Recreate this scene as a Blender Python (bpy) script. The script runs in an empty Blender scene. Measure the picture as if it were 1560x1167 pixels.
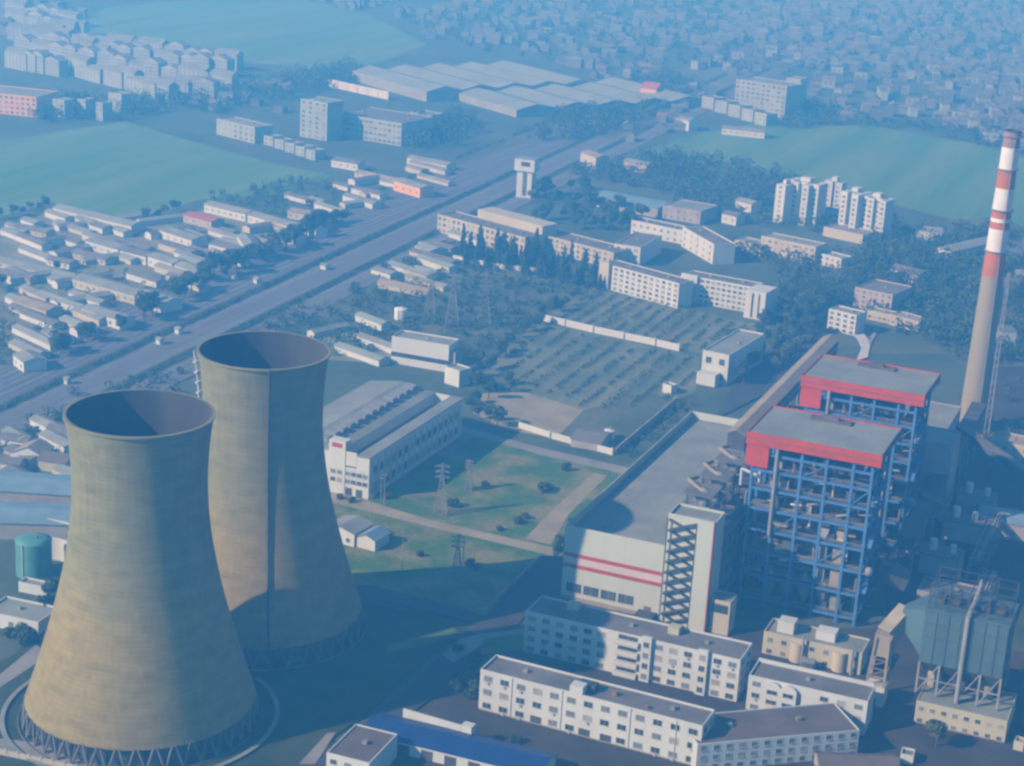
import bpy, math, random
from mathutils import Vector, Matrix
random.seed(7)
R = math.radians
sc = bpy.context.scene
col = sc.collection

# ------------------------------------------------------------------ camera
CAM_H = 290.0
PITCH, ROLL, YAW, FPX, PW, PH = R(17.7), R(3.4), R(21.9), 2780.0, 1560.0, 1167.0
_r = Vector((math.cos(YAW), math.sin(YAW), 0))
_f = Vector((-math.sin(YAW) * math.cos(PITCH), math.cos(YAW) * math.cos(PITCH), -math.sin(PITCH)))
_u = _r.cross(_f)
CR = math.cos(ROLL) * _r + math.sin(ROLL) * _u
CU = -math.sin(ROLL) * _r + math.cos(ROLL) * _u
cd = bpy.data.cameras.new('camera')
cam = bpy.data.objects.new('camera', cd)
col.objects.link(cam)
m = Matrix((CR, CU, -_f)).transposed().to_4x4()
m.translation = (0, 0, CAM_H)
cam.matrix_world = m
cd.sensor_width = 36.0
cd.lens = 36.0 * FPX / PW
cd.clip_start, cd.clip_end = 1.0, 20000.0
sc.camera = cam

# ------------------------------------------------------------------ sky, sun, exposure
SUN_AZ, SUN_EL = R(48.5), R(31)          # heading in which the shadows fall, elevation
w = bpy.data.worlds.new('World')
sc.world = w
w.use_nodes = True
wn = w.node_tree.nodes
sky = wn.new('ShaderNodeTexSky')
sky.sky_type = 'NISHITA'
sky.sun_disc = False
sky.sun_elevation = SUN_EL
sky.sun_rotation = math.atan2(-math.cos(SUN_AZ), -math.sin(SUN_AZ))
sky.ozone_density = 10.0
sky.air_density = 1.0
sky.dust_density = 0.0
wn['Background'].inputs['Strength'].default_value = 0.12
w.node_tree.links.new(sky.outputs['Color'], wn['Background'].inputs['Color'])
ld = bpy.data.lights.new('sun', 'SUN')
ld.energy, ld.angle, ld.color = 5.0, R(0.6), (1.0, 0.955, 0.91)
lo = bpy.data.objects.new('sun', ld)
col.objects.link(lo)
lo.rotation_euler = Vector((math.cos(SUN_AZ) * math.cos(SUN_EL), math.sin(SUN_AZ) * math.cos(SUN_EL), -math.sin(SUN_EL))).to_track_quat('-Z', 'Y').to_euler()
lo.location = (0, 0, 600)
sc.view_settings.view_transform = 'Standard'
sc.view_settings.look = 'None'
sc.view_settings.exposure = 0.45
sc.view_settings.gamma = 1.0
sc.render.engine = 'CYCLES'
sc.cycles.max_bounces = 4
sc.cycles.diffuse_bounces = 2
sc.cycles.volume_bounces = 2
sc.cycles.use_denoising = True
sc.cycles.filter_width = 2.6
try:
    sc.cycles.denoiser = 'OPENIMAGEDENOISE'
except Exception:
    pass

HAZE_DENSITY, HAZE_COLOR, HAZE_ABS = 0.00068, (0.11, 0.51, 1.0), (1.0, 1.0, 1.0)

# ------------------------------------------------------------------ helpers
def ray(px, py):
    return _f * FPX + CR * (px - PW / 2) - CU * (py - PH / 2)
def gp(px, py, z=0.0):
    """the point at height z that stands at this spot of the photograph"""
    d = ray(px, py)
    t = (z - CAM_H) / d.z
    return Vector((d.x * t, d.y * t, z))

def noise_mat(name, c1, c2=None, scale=0.1, rough=0.85, detail=5.0, lo=0.35, hi=0.65, stretch=(1, 1, 1), fine=0.0, metal=0.0, bump=0.0):
    mt = bpy.data.materials.new(name)
    mt.use_nodes = True
    nt = mt.node_tree
    b = nt.nodes['Principled BSDF']
    b.inputs['Roughness'].default_value = rough
    b.inputs['Metallic'].default_value = metal
    b.inputs['Specular IOR Level'].default_value = 0.25
    if c2 is None:
        c2 = tuple(v * 0.82 for v in c1)
    geo = nt.nodes.new('ShaderNodeNewGeometry')
    mp = nt.nodes.new('ShaderNodeMapping')
    mp.inputs['Scale'].default_value = stretch
    nz = nt.nodes.new('ShaderNodeTexNoise')
    nz.inputs['Scale'].default_value = scale
    nz.inputs['Detail'].default_value = detail
    rp = nt.nodes.new('ShaderNodeValToRGB')
    rp.color_ramp.elements[0].position = lo
    rp.color_ramp.elements[1].position = hi
    rp.color_ramp.elements[0].color = (*c1, 1)
    rp.color_ramp.elements[1].color = (*c2, 1)
    L = nt.links.new
    L(geo.outputs['Position'], mp.inputs['Vector'])
    L(mp.outputs['Vector'], nz.inputs['Vector'])
    L(nz.outputs['Fac'], rp.inputs['Fac'])
    out = rp.outputs['Color']
    if fine:
        n2 = nt.nodes.new('ShaderNodeTexNoise')
        n2.inputs['Scale'].default_value = scale * 9
        n2.inputs['Detail'].default_value = 6
        mx = nt.nodes.new('ShaderNodeMix')
        mx.data_type = 'RGBA'
        mx.blend_type = 'OVERLAY'
        mx.inputs['Factor'].default_value = fine
        L(mp.outputs['Vector'], n2.inputs['Vector'])
        L(out, mx.inputs['A'])
        L(n2.outputs['Fac'], mx.inputs['B'])
        out = mx.outputs['Result']
    L(out, b.inputs['Base Color'])
    if bump:
        bp = nt.nodes.new('ShaderNodeBump')
        bp.inputs['Strength'].default_value = bump
        bp.inputs['Distance'].default_value = 0.5
        L(nz.outputs['Fac'], bp.inputs['Height'])
        L(bp.outputs['Normal'], b.inputs['Normal'])
    return mt

class MB:
    def __init__(s):
        s.v, s.f, s.m = [], [], []
    def face(s, pts, mi=0):
        n = len(s.v)
        s.v += [tuple(p) for p in pts]
        s.f.append(tuple(range(n, n + len(pts))))
        s.m.append(mi)
    def box(s, x0, y0, z0, x1, y1, z1, mi=0, top=True, bottom=True):
        n = len(s.v)
        s.v += [(x0, y0, z0), (x1, y0, z0), (x1, y1, z0), (x0, y1, z0), (x0, y0, z1), (x1, y0, z1), (x1, y1, z1), (x0, y1, z1)]
        fs = [(0, 1, 5, 4), (1, 2, 6, 5), (2, 3, 7, 6), (3, 0, 4, 7)]
        if top: fs.append((4, 5, 6, 7))
        if bottom: fs.append((3, 2, 1, 0))
        for q in fs:
            s.f.append(tuple(n + i for i in q)); s.m.append(mi)
        return s
    def bar(s, p, q, wd, hd=None, mi=0):
        hd = hd or wd
        p, q = Vector(p), Vector(q)
        d = (q - p).normalized()
        a = Vector((0, 0, 1)) if abs(d.z) < 0.95 else Vector((1, 0, 0))
        sx = d.cross(a).normalized() * wd / 2
        sy = sx.cross(d).normalized() * hd / 2
        n = len(s.v)
        for e in (p, q):
            for i, j in ((-1, -1), (1, -1), (1, 1), (-1, 1)):
                s.v.append(tuple(e + sx * i + sy * j))
        for t in ((0, 1, 5, 4), (1, 2, 6, 5), (2, 3, 7, 6), (3, 0, 4, 7), (4, 5, 6, 7), (3, 2, 1, 0)):
            s.f.append(tuple(n + i for i in t)); s.m.append(mi)
        return s
    def lathe(s, prof, n=48, mi=0, cx=0, cy=0, close_top=False, a0=0.0):
        base = len(s.v)
        for (r, z) in prof:
            for k in range(n):
                a = a0 + 2 * math.pi * k / n
                s.v.append((cx + r * math.cos(a), cy + r * math.sin(a), z))
        for i in range(len(prof) - 1):
            for k in range(n):
                k2 = (k + 1) % n
                s.f.append((base + i * n + k, base + i * n + k2, base + (i + 1) * n + k2, base + (i + 1) * n + k)); s.m.append(mi)
        if close_top:
            s.f.append(tuple(base + (len(prof) - 1) * n + k for k in range(n))); s.m.append(mi)
        return s
    def tube(s, p, q, r, n=10, mi=0, r2=None):
        r2 = r if r2 is None else r2
        p, q = Vector(p), Vector(q)
        d = (q - p).normalized()
        a = Vector((0, 0, 1)) if abs(d.z) < 0.95 else Vector((1, 0, 0))
        sx = d.cross(a).normalized(); sy = sx.cross(d)
        b = len(s.v)
        for e, rr in ((p, r), (q, r2)):
            for k in range(n):
                t = 2 * math.pi * k / n
                s.v.append(tuple(e + sx * rr * math.cos(t) + sy * rr * math.sin(t)))
        for k in range(n):
            k2 = (k + 1) % n
            s.f.append((b + k2, b + k, b + n + k, b + n + k2)); s.m.append(mi)
        s.f.append(tuple(b + k for k in range(n))); s.m.append(mi)
        s.f.append(tuple(b + n + k for k in reversed(range(n)))); s.m.append(mi)
        return s
    def mesh(s, name, mats, smooth=False):
        me = bpy.data.meshes.new(name)
        me.from_pydata(s.v, [], s.f)
        for t in (mats if isinstance(mats, (list, tuple)) else [mats]):
            me.materials.append(t)
        me.polygons.foreach_set('material_index', s.m)
        if smooth:
            me.polygons.foreach_set('use_smooth', [True] * len(s.f))
        me.update()
        return me
    def build(s, name, mats, parent=None, loc=(0, 0, 0), smooth=False):
        return put(name, s.mesh(name, mats, smooth), parent, loc)

def put(name, me, parent=None, loc=(0, 0, 0), rz=0.0):
    o = bpy.data.objects.new(name, me)
    col.objects.link(o)
    o.location = loc
    o.rotation_euler = (0, 0, rz)
    if parent is not None:
        o.parent = parent
    return o
def tag(o, label, cat, group=None):
    o['label'] = label; o['category'] = cat
    if group: o['group'] = group
    return o
def thing(name, label, cat, loc=(0, 0, 0), rz=0.0, group=None):
    o = bpy.data.objects.new(name, None)
    col.objects.link(o)
    o.location = loc
    o.rotation_euler = (0, 0, rz)
    o.empty_display_size = 1.0
    return tag(o, label, cat, group)
def kids(o):
    return KID.get(o.name, [])
def copy_tree(root, loc, rz=0.0, scale=None, label=None, group=None):
    """a copy of a thing with copies of its parts and sub-parts"""
    allo = [root] + list(root.children_recursive)
    new = {}
    for o in allo:
        c = o.copy()
        col.objects.link(c)
        new[o] = c
    for o in allo[1:]:
        new[o].parent = new[o.parent]
    c = new[root]
    c.location = loc
    c.rotation_euler = (0, 0, rz)
    if scale: c.scale = scale
    if label: c['label'] = label
    if group: c['group'] = group
    return c
def structure(name, mb, mt):
    o = mb.build(name, mt)
    o['kind'] = 'structure'
    return o
def stuff(name, me):
    o = put(name, me)
    o['kind'] = 'stuff'
    return o
_layer = [0.0]
def sheet(name, pts, mt, z=None):
    """a flat sheet of ground cover laid just above the one below"""
    if z is None:
        _layer[0] += 0.02
        z = 0.1 + _layer[0]
    mb = MB()
    P = [gp(*p) for p in pts]
    q = [(p.x, p.y, z) for p in P]
    area = sum(q[i][0] * q[(i + 1) % len(q)][1] - q[(i + 1) % len(q)][0] * q[i][1] for i in range(len(q)))
    mb.face(q if area > 0 else q[::-1])
    return structure(name, mb, mt)
def sheet_w(name, q, mt):
    _layer[0] += 0.02
    z = 0.1 + _layer[0]
    mb = MB()
    q = [(x, y, z) for x, y in q]
    area = sum(q[i][0] * q[(i + 1) % len(q)][1] - q[(i + 1) % len(q)][0] * q[i][1] for i in range(len(q)))
    mb.face(q if area > 0 else q[::-1])
    return structure(name, mb, mt)
def in_poly(x, y, P):
    c = False
    j = len(P) - 1
    for i in range(len(P)):
        if (P[i][1] > y) != (P[j][1] > y) and x < (P[j][0] - P[i][0]) * (y - P[i][1]) / (P[j][1] - P[i][1]) + P[i][0]:
            c = not c
        j = i
    return c
def scatter(pts, n, rnd, gap=0.0, avoid=()):
    """n spots spread evenly over the ground inside a plot given by its corners"""
    P = [gp(*p) for p in pts]
    q = [(p.x, p.y) for p in P]
    x0, x1 = min(p[0] for p in q), max(p[0] for p in q)
    y0, y1 = min(p[1] for p in q), max(p[1] for p in q)
    out, tries = [], 0
    while len(out) < n and tries < n * 60:
        tries += 1
        x, y = rnd.uniform(x0, x1), rnd.uniform(y0, y1)
        if not in_poly(x, y, q): continue
        if gap and any((x - a) ** 2 + (y - b) ** 2 < gap * gap for a, b in out): continue
        if any(blocked(x, y, k) for k in avoid): continue
        out.append((x, y))
    return out
FOOT = []                                  # footprints of buildings, so that nothing grows inside one
def footprint(loc, rz, w_, d_, pad=1.5):
    FOOT.append((loc[0], loc[1], math.cos(rz), math.sin(rz), w_, d_, pad))
def blocked(x, y, pad=0.0):
    for (a, b, c, s, w_, d_, p) in FOOT:
        u = (x - a) * c + (y - b) * s
        v = -(x - a) * s + (y - b) * c
        if -p - pad < u < w_ + p + pad and -p - pad < v < d_ + p + pad:
            return True
    return False

# ------------------------------------------------------------------ materials
M = {}
def nm(key, *a, **k):
    M[key] = noise_mat(key, *a, **k)
    return M[key]
nm('ground', (0.075, 0.095, 0.06), (0.036, 0.06, 0.03), 0.02, detail=9, lo=0.3, hi=0.7, fine=0.6)
nm('field_green', (0.06, 0.15, 0.04), (0.105, 0.18, 0.07), 0.02, detail=7, lo=0.38, hi=0.62, stretch=(1.6, 0.12, 1), fine=0.35)
nm('meadow', (0.045, 0.105, 0.012), (0.15, 0.145, 0.05), 0.06, detail=10, lo=0.42, hi=0.62, fine=0.6)
nm('lawn', (0.016, 0.032, 0.008), (0.036, 0.046, 0.018), 0.07, detail=9, lo=0.4, hi=0.62, fine=0.5)
nm('orchard', (0.14, 0.15, 0.085), (0.065, 0.095, 0.05), 0.06, detail=8, lo=0.35, hi=0.65, stretch=(1, 0.35, 1), fine=0.5)
nm('scrub', (0.05, 0.072, 0.032), (0.105, 0.11, 0.068), 0.03, detail=9, lo=0.4, hi=0.7, fine=0.5)
nm('soil', (0.165, 0.15, 0.075), (0.10, 0.10, 0.05), 0.05, detail=8, fine=0.4)
nm('yard_tan', (0.20, 0.205, 0.13), (0.09, 0.115, 0.06), 0.03, detail=8, fine=0.4)
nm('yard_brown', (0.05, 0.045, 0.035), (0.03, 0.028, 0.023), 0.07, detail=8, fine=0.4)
nm('asphalt', (0.045, 0.045, 0.045), (0.035, 0.035, 0.035), 0.08, detail=8, fine=0.3)
nm('road_pale', (0.21, 0.205, 0.185), (0.16, 0.155, 0.14), 0.08, detail=8, fine=0.3)
nm('ballast', (0.135, 0.14, 0.145), (0.09, 0.095, 0.10), 0.22, detail=6, stretch=(1, 0.02, 1), fine=0.4)
nm('coal', (0.014, 0.014, 0.014), (0.029, 0.029, 0.027), 0.06, detail=8)
nm('white_wall', (0.42, 0.455, 0.445), (0.345, 0.37, 0.365), 0.12, lo=0.3, hi=0.8, stretch=(1, 1, 0.35))
nm('panel_wall', (0.365, 0.41, 0.365), (0.32, 0.36, 0.32), 0.15, lo=0.3, hi=0.8, stretch=(1, 1, 0.2))
nm('cream_wall', (0.355, 0.345, 0.255), (0.29, 0.28, 0.205), 0.12, lo=0.3, hi=0.8, stretch=(1, 1, 0.35))
nm('grey_wall', (0.274, 0.259, 0.238), (0.209, 0.202, 0.187), 0.12)
nm('pink_wall', (0.33, 0.28, 0.245), (0.28, 0.245, 0.215), 0.1)
nm('orange_wall', (0.52, 0.30, 0.13), (0.45, 0.26, 0.12), 0.1)
nm('roof_grey', (0.137, 0.133, 0.126), (0.094, 0.094, 0.09), 0.1, detail=7, fine=0.35)
nm('roof_pale', (0.20, 0.22, 0.19), (0.145, 0.16, 0.14), 0.07, detail=7, fine=0.3)
nm('roof_brown', (0.115, 0.097, 0.083), (0.079, 0.068, 0.058), 0.1, detail=7, fine=0.3)
nm('roof_red', (0.302, 0.094, 0.05), (0.238, 0.079, 0.05), 0.2)
nm('roof_tan', (0.25, 0.215, 0.145), (0.19, 0.165, 0.11), 0.1, fine=0.3)
nm('roof_blue', (0.01, 0.035, 0.14), (0.008, 0.026, 0.11), 0.15, rough=0.5, stretch=(1, 0.1, 1))
nm('roof_sky', (0.15, 0.235, 0.29), (0.115, 0.185, 0.235), 0.1, rough=0.6)
nm('dark_frame', (0.036, 0.04, 0.043), (0.065, 0.065, 0.065), 0.3, rough=0.7)
nm('steel_blue', (0.06, 0.155, 0.34), (0.045, 0.12, 0.27), 0.25, rough=0.55)
nm('steel_grey', (0.216, 0.23, 0.238), (0.158, 0.169, 0.173), 0.2, rough=0.6)
nm('casing', (0.072, 0.083, 0.09), (0.04, 0.043, 0.047), 0.15, rough=0.7)
nm('rust', (0.173, 0.108, 0.072), (0.115, 0.079, 0.058), 0.3)
nm('red_paint', (0.40, 0.045, 0.0), (0.30, 0.036, 0.0), 0.2, rough=0.6)
nm('red_stripe', (0.32, 0.045, 0.02), (0.26, 0.04, 0.02), 0.2, rough=0.6)
nm('pink_stripe', (0.42, 0.36, 0.36), (0.38, 0.33, 0.33), 0.2)
nm('chimney_red', (0.36, 0.11, 0.02), (0.28, 0.10, 0.03), 0.15)
nm('chimney_white', (0.547, 0.54, 0.526), (0.461, 0.446, 0.432), 0.15)
nm('chimney_soot', (0.24, 0.16, 0.13), (0.18, 0.13, 0.11), 0.2)
nm('chimney_concrete', (0.225, 0.205, 0.14), (0.18, 0.165, 0.115), 0.08, stretch=(1, 1, 0.12))
nm('esp_metal', (0.065, 0.115, 0.13), (0.05, 0.09, 0.105), 0.12, rough=0.6, stretch=(1, 1, 0.2))
nm('tan_metal', (0.25, 0.225, 0.165), (0.19, 0.17, 0.13), 0.2)
nm('tank_green', (0.072, 0.216, 0.194), (0.058, 0.173, 0.158), 0.2, rough=0.5)
nm('metal_white', (0.518, 0.533, 0.54), (0.432, 0.446, 0.454), 0.2, rough=0.5)
nm('water', (0.014, 0.022, 0.022), (0.022, 0.029, 0.029), 0.2, rough=0.15)
nm('bark', (0.065, 0.05, 0.036), (0.043, 0.032, 0.022), 0.8)
nm('leaf', (0.025, 0.05, 0.014), (0.047, 0.072, 0.025), 0.35, detail=3, lo=0.4, hi=0.6)
nm('leaf_dark', (0.016, 0.036, 0.014), (0.032, 0.054, 0.022), 0.35, detail=3, lo=0.4, hi=0.6)
nm('leaf_olive', (0.043, 0.061, 0.022), (0.068, 0.083, 0.032), 0.35, detail=3, lo=0.4, hi=0.6)
nm('glass', (0.022, 0.032, 0.043), (0.043, 0.058, 0.072), 0.25, rough=0.25, detail=1)
nm('window_frame', (0.324, 0.338, 0.346), (0.274, 0.288, 0.295), 0.3)
nm('leg_concrete', (0.13, 0.125, 0.115), (0.09, 0.088, 0.08), 0.2)
nm('inner_shaded_concrete', (0.05, 0.05, 0.043), (0.03, 0.03, 0.028), 0.12, stretch=(1, 1, 0.05))  # inner face darkened: shade inside the tower is put into its colour
nm('town_pale', (0.15, 0.175, 0.16), (0.12, 0.14, 0.13), 0.05)  # tone dulled towards the haze colour, so the far houses fade
nm('town_grey', (0.11, 0.125, 0.115), (0.085, 0.10, 0.09), 0.05)
nm('town_brown', (0.15, 0.115, 0.095), (0.12, 0.10, 0.08), 0.05)
nm('glass_pale', (0.10, 0.12, 0.14), (0.14, 0.15, 0.16), 0.25, rough=0.3)
nm('curtain', (0.26, 0.25, 0.22), (0.2, 0.19, 0.17), 0.3)
nm('pylon_steel', (0.2, 0.21, 0.21), (0.15, 0.16, 0.16), 0.2)
nm('works_wall', (0.22, 0.24, 0.20), (0.17, 0.19, 0.16), 0.1)
nm('works_roof', (0.20, 0.245, 0.215), (0.16, 0.195, 0.175), 0.05)
nm('path_earth', (0.25, 0.225, 0.135), (0.19, 0.17, 0.10), 0.08, fine=0.3)
nm('far_wall', (0.25, 0.30, 0.28), (0.20, 0.24, 0.225), 0.06)
nm('road_grey', (0.115, 0.12, 0.12), (0.09, 0.093, 0.095), 0.15, detail=8, stretch=(1, 0.05, 1), fine=0.4)
nm('concrete_bright', (0.42, 0.42, 0.40), (0.34, 0.34, 0.32), 0.1)

def tower_concrete():
    """weathered shell: greyer top third, beige below, lift lines and long vertical streaks"""
    mt = bpy.data.materials.new('tower_concrete')
    mt.use_nodes = True
    nt = mt.node_tree
    L = nt.links.new
    b = nt.nodes['Principled BSDF']
    b.inputs['Roughness'].default_value = 0.9
    b.inputs['Specular IOR Level'].default_value = 0.2
    tc = nt.nodes.new('ShaderNodeTexCoord')
    sep = nt.nodes.new('ShaderNodeSeparateXYZ')
    L(tc.outputs['Object'], sep.inputs['Vector'])
    def noise(stretch, scale, detail):
        mp = nt.nodes.new('ShaderNodeMapping')
        mp.inputs['Scale'].default_value = stretch
        n = nt.nodes.new('ShaderNodeTexNoise')
        n.inputs['Scale'].default_value = scale
        n.inputs['Detail'].default_value = detail
        L(tc.outputs['Object'], mp.inputs['Vector'])
        L(mp.outputs['Vector'], n.inputs['Vector'])
        return n.outputs['Fac']
    def math_(op, a, bb):
        n = nt.nodes.new('ShaderNodeMath')
        n.operation = op
        for i, x in enumerate((a, bb)):
            if isinstance(x, (int, float)): n.inputs[i].default_value = x
            else: L(x, n.inputs[i])
        return n.outputs[0]
    big = noise((1, 1, 0.5), 0.06, 6)
    zz = math_('ADD', math_('DIVIDE', sep.outputs['Z'], 104.0), math_('MULTIPLY', math_('SUBTRACT', big, 0.5), 0.22))
    rp = nt.nodes.new('ShaderNodeValToRGB')
    e = rp.color_ramp.elements
    e[0].position, e[0].color = 0.0, (0.292, 0.243, 0.091, 1)
    e[1].position, e[1].color = 1.0, (0.269, 0.266, 0.135, 1)
    for pos, c in ((0.40, (0.325, 0.271, 0.102, 1)), (0.47, (0.292, 0.266, 0.117, 1)), (0.62, (0.254, 0.251, 0.123, 1)), (0.85, (0.263, 0.259, 0.131, 1))):
        k = e.new(pos)
        k.color = c
    L(zz, rp.inputs['Fac'])
    streak = noise((1, 1, 0.025), 0.8, 8)
    blot = noise((0.5, 0.5, 1.6), 0.22, 10)
    tone = math_('ADD', math_('MULTIPLY', streak, 0.34), math_('MULTIPLY', blot, 0.5))
    wv = nt.nodes.new('ShaderNodeTexWave')
    wv.wave_type, wv.bands_direction, wv.wave_profile = 'BANDS', 'Z', 'SAW'
    wv.inputs['Scale'].default_value = 0.21
    wv.inputs['Distortion'].default_value = 0.4
    L(tc.outputs['Object'], wv.inputs['Vector'])
    tone = math_('ADD', tone, math_('MULTIPLY', wv.outputs['Fac'], 0.09))
    tone = math_('ADD', tone, 0.16)
    mx = nt.nodes.new('ShaderNodeMix')
    mx.data_type = 'RGBA'
    mx.blend_type = 'MULTIPLY'
    mx.inputs['Factor'].default_value = 1.0
    L(rp.outputs['Color'], mx.inputs['A'])
    L(tone, mx.inputs['B'])
    L(mx.outputs['Result'], b.inputs['Base Color'])
    return mt
M['tower'] = tower_concrete()
# ------------------------------------------------------------------ ground, fields, roads
g = MB()
N = 40
for i in range(N):
    for j in range(N):
        x0, x1 = -4200 + 6000 * i / N, -4200 + 6000 * (i + 1) / N
        y0, y1 = -600 + 6400 * j / N, -600 + 6400 * (j + 1) / N
        g.face([(x0, y0, 0), (x1, y0, 0), (x1, y1, 0), (x0, y1, 0)])
structure('ground', g, M['ground'])
sheet('field', [(-60, 222), (0, 214), (190, 186), (330, 226), (420, 250), (512, 268), (420, 296), (300, 305), (215, 336), (80, 309), (0, 330), (-60, 345)], M['field_green'])
sheet('field', [(70, 72), (160, 12), (420, -12), (560, 22), (650, 68), (545, 108), (430, 100), (330, 92), (200, 60)], M['field_green'])
sheet('field', [(975, 232), (1060, 205), (1140, 190), (1330, 192), (1500, 222), (1620, 262), (1620, 350), (1480, 342), (1360, 312), (1180, 262), (1090, 262)], M['field_green'])
sheet('scrub_ground', [(470, 470), (600, 395), (860, 420), (905, 440), (820, 485), (700, 560), (600, 545)], M['scrub'])
sheet('scrub_ground', [(1110, 480), (1320, 350), (1520, 330), (1620, 430), (1560, 640), (1440, 540), (1240, 540), (1140, 575)], M['scrub'])
sheet('orchard_ground', [(905, 440), (1180, 500), (1090, 545), (820, 485)], M['orchard'])
sheet('orchard_ground', [(815, 490), (1068, 545), (1060, 600), (940, 640), (880, 632), (735, 570)], M['orchard'])
sheet('bare_ground', [(735, 600), (800, 598), (880, 622), (930, 648), (840, 668), (770, 655), (720, 630)], M['path_earth'])
sheet('bare_ground', [(500, 500), (600, 520), (605, 545), (560, 553), (430, 545), (490, 520)], M['yard_tan'])
sheet('yard', [(850, 665), (890, 625), (1000, 600), (1030, 612), (935, 694)], M['scrub'])
# left of the railway: village yards
sheet('yard', [(-60, 395), (80, 318), (215, 340), (320, 318), (450, 340), (500, 330), (560, 330), (350, 420), (245, 460), (0, 560), (-60, 590)], M['yard_tan'])
sheet('yard', [(85, 430), (125, 425), (235, 458), (185, 490), (90, 468)], M['soil'])
sheet('yard', [(-40, 470), (40, 440), (120, 480), (100, 515), (0, 545), (-40, 560)], M['soil'])
# railway corridor
def rx(y):
    return -0.039 * (y - 690)
Y0, Y1 = 560.0, 3600.0
def strip(name, xa, xb, mt, y0=Y0, y1=Y1):
    return sheet_w(name, [(xa + rx(y0), y0), (xb + rx(y0), y0), (xb + rx(y1), y1), (xa + rx(y1), y1)], mt)
strip('railway_ballast', -586, -518, M['ballast'])
strip('verge', -592, -580, M['scrub'])
strip('verge', -535, -528, M['lawn'])
strip('railway_ballast', -515, -480, M['ballast'])
strip('road', -522, -511, M['road_grey'])
strip('verge', -505, -497, M['lawn'])
strip('path', -489, -484, M['road_grey'])
rails = MB()
for k in range(9):
    xx = -578 + k * 5.2
    for s in (-0.72, 0.72):
        rails.box(xx + s - 0.06 + rx(Y0), Y0, 0.5, xx + s + 0.06 + rx(Y0), Y0 + 1, 0.64)
        i = len(rails.v)
        # shear the far end so that the rail follows the corridor
        for q in (2, 3, 6, 7):
            v = rails.v[i - 8 + q]
            rails.v[i - 8 + q] = (v[0] + rx(2400) - rx(Y0), 2400, v[2])
structure('railway_tracks', rails, M['steel_grey'])
# the green beside the turbine hall, its paths and the plant roads
sheet('meadow', [(470, 790), (500, 690), (560, 690), (690, 655), (820, 690), (955, 722), (850, 842), (735, 945), (545, 900), (480, 880)], M['meadow'])
sheet('path', [(494, 752), (520, 752), (652, 793), (842, 836), (842, 848), (830, 846), (650, 803), (500, 766)], M['path_earth'])
sheet('path', [(800, 822), (845, 775), (905, 722), (925, 726), (866, 786), (838, 832)], M['path_earth'])
sheet('path', [(690, 655), (700, 650), (820, 683), (965, 716), (958, 726), (815, 692)], M['road_pale'])
sheet('road', [(826, 848), (862, 850), (855, 915), (800, 940), (770, 975), (700, 1035), (610, 1100), (540, 1167), (450, 1200), (420, 1190), (560, 1100), (660, 1010), (740, 940)], M['asphalt'])
sheet('road', [(540, 893), (560, 893), (655, 915), (745, 942), (735, 955), (640, 930), (540, 908)], M['asphalt'])
sheet('lawn', [(540, 915), (640, 935), (715, 960), (640, 1015), (560, 1090), (500, 1130), (430, 1190), (300, 1230), (-80, 1230), (-60, 1040), (20, 1000), (60, 960), (300, 960), (420, 900)], M['lawn'])
sheet('path', [(585, 985), (655, 972), (690, 958), (697, 964), (660, 982), (590, 997)], M['meadow'])
sheet('road', [(-20, 1040), (0, 1030), (55, 985), (75, 1000), (30, 1030), (0, 1050), (-20, 1060)], M['road_pale'])
sheet('path', [(-20, 1125), (60, 1135), (140, 1160), (260, 1185), (260, 1200), (120, 1175), (-20, 1150)], M['road_pale'])
sheet('path', [(455, 1167), (498, 1120), (512, 1118), (480, 1167)], M['road_pale'])
sheet('plant_yard', [(700, 1035), (735, 1060), (760, 1000), (800, 960), (860, 900), (1000, 930), (1130, 960), (1350, 960), (1580, 1000), (1640, 1180), (1400, 1240), (700, 1210), (560, 1150)], M['yard_brown'])
sheet('road', [(672, 1000), (700, 976), (735, 968), (800, 960), (800, 975), (735, 985), (712, 1000), (690, 1012)], M['road_pale'])
sheet('grass_plot', [(738, 975), (800, 968), (800, 992), (730, 1000)], M['meadow'])
sheet('coal_yard', [(1390, 655), (1500, 660), (1640, 690), (1640, 900), (1500, 880), (1350, 940), (1340, 800)], M['coal'])
sheet('yard', [(1480, 560), (1640, 560), (1640, 690), (1490, 668)], M['yard_brown'])
sheet('plant_road', [(1090, 640), (1130, 560), (1220, 500), (1300, 440), (1330, 445), (1240, 540), (1170, 600)], M['asphalt'])

# ------------------------------------------------------------------ shared pieces
_win = {}
def window_mesh(ww, wh):
    gl = 'glass' if ww > 5 else random.choice(('glass', 'glass', 'glass', 'glass_pale', 'glass_pale', 'curtain'))
    k = (round(ww, 2), round(wh, 2), gl)
    if k not in _win:
        mb = MB()
        mb.box(-ww / 2, -0.03, 0, ww / 2, 0.0, wh, 1)
        t = 0.14
        mb.box(-ww / 2 - t, -0.1, wh, ww / 2 + t, 0, wh + t, 0)
        mb.box(-ww / 2 - t - 0.1, -0.22, -t, ww / 2 + t + 0.1, 0, 0, 0)
        mb.box(-ww / 2 - t, -0.1, 0, -ww / 2, 0, wh, 0)
        mb.box(ww / 2, -0.1, 0, ww / 2 + t, 0, wh, 0)
        mb.box(-0.05, -0.08, 0, 0.05, -0.03, wh, 0)
        _win[k] = mb.mesh('window', [M['window_frame'], M[gl]])
    return _win[k]
def window(parent, x, z, ww, wh, side='front', W=0, D=0, y=0.0):
    if side == 'front':
        return put('window', window_mesh(ww, wh), parent, (x, y, z))
    if side == 'right':
        return put('window', window_mesh(ww, wh), parent, (W, x, z), R(90))
    return put('window', window_mesh(ww, wh), parent, (0, x, z), R(-90))
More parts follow.
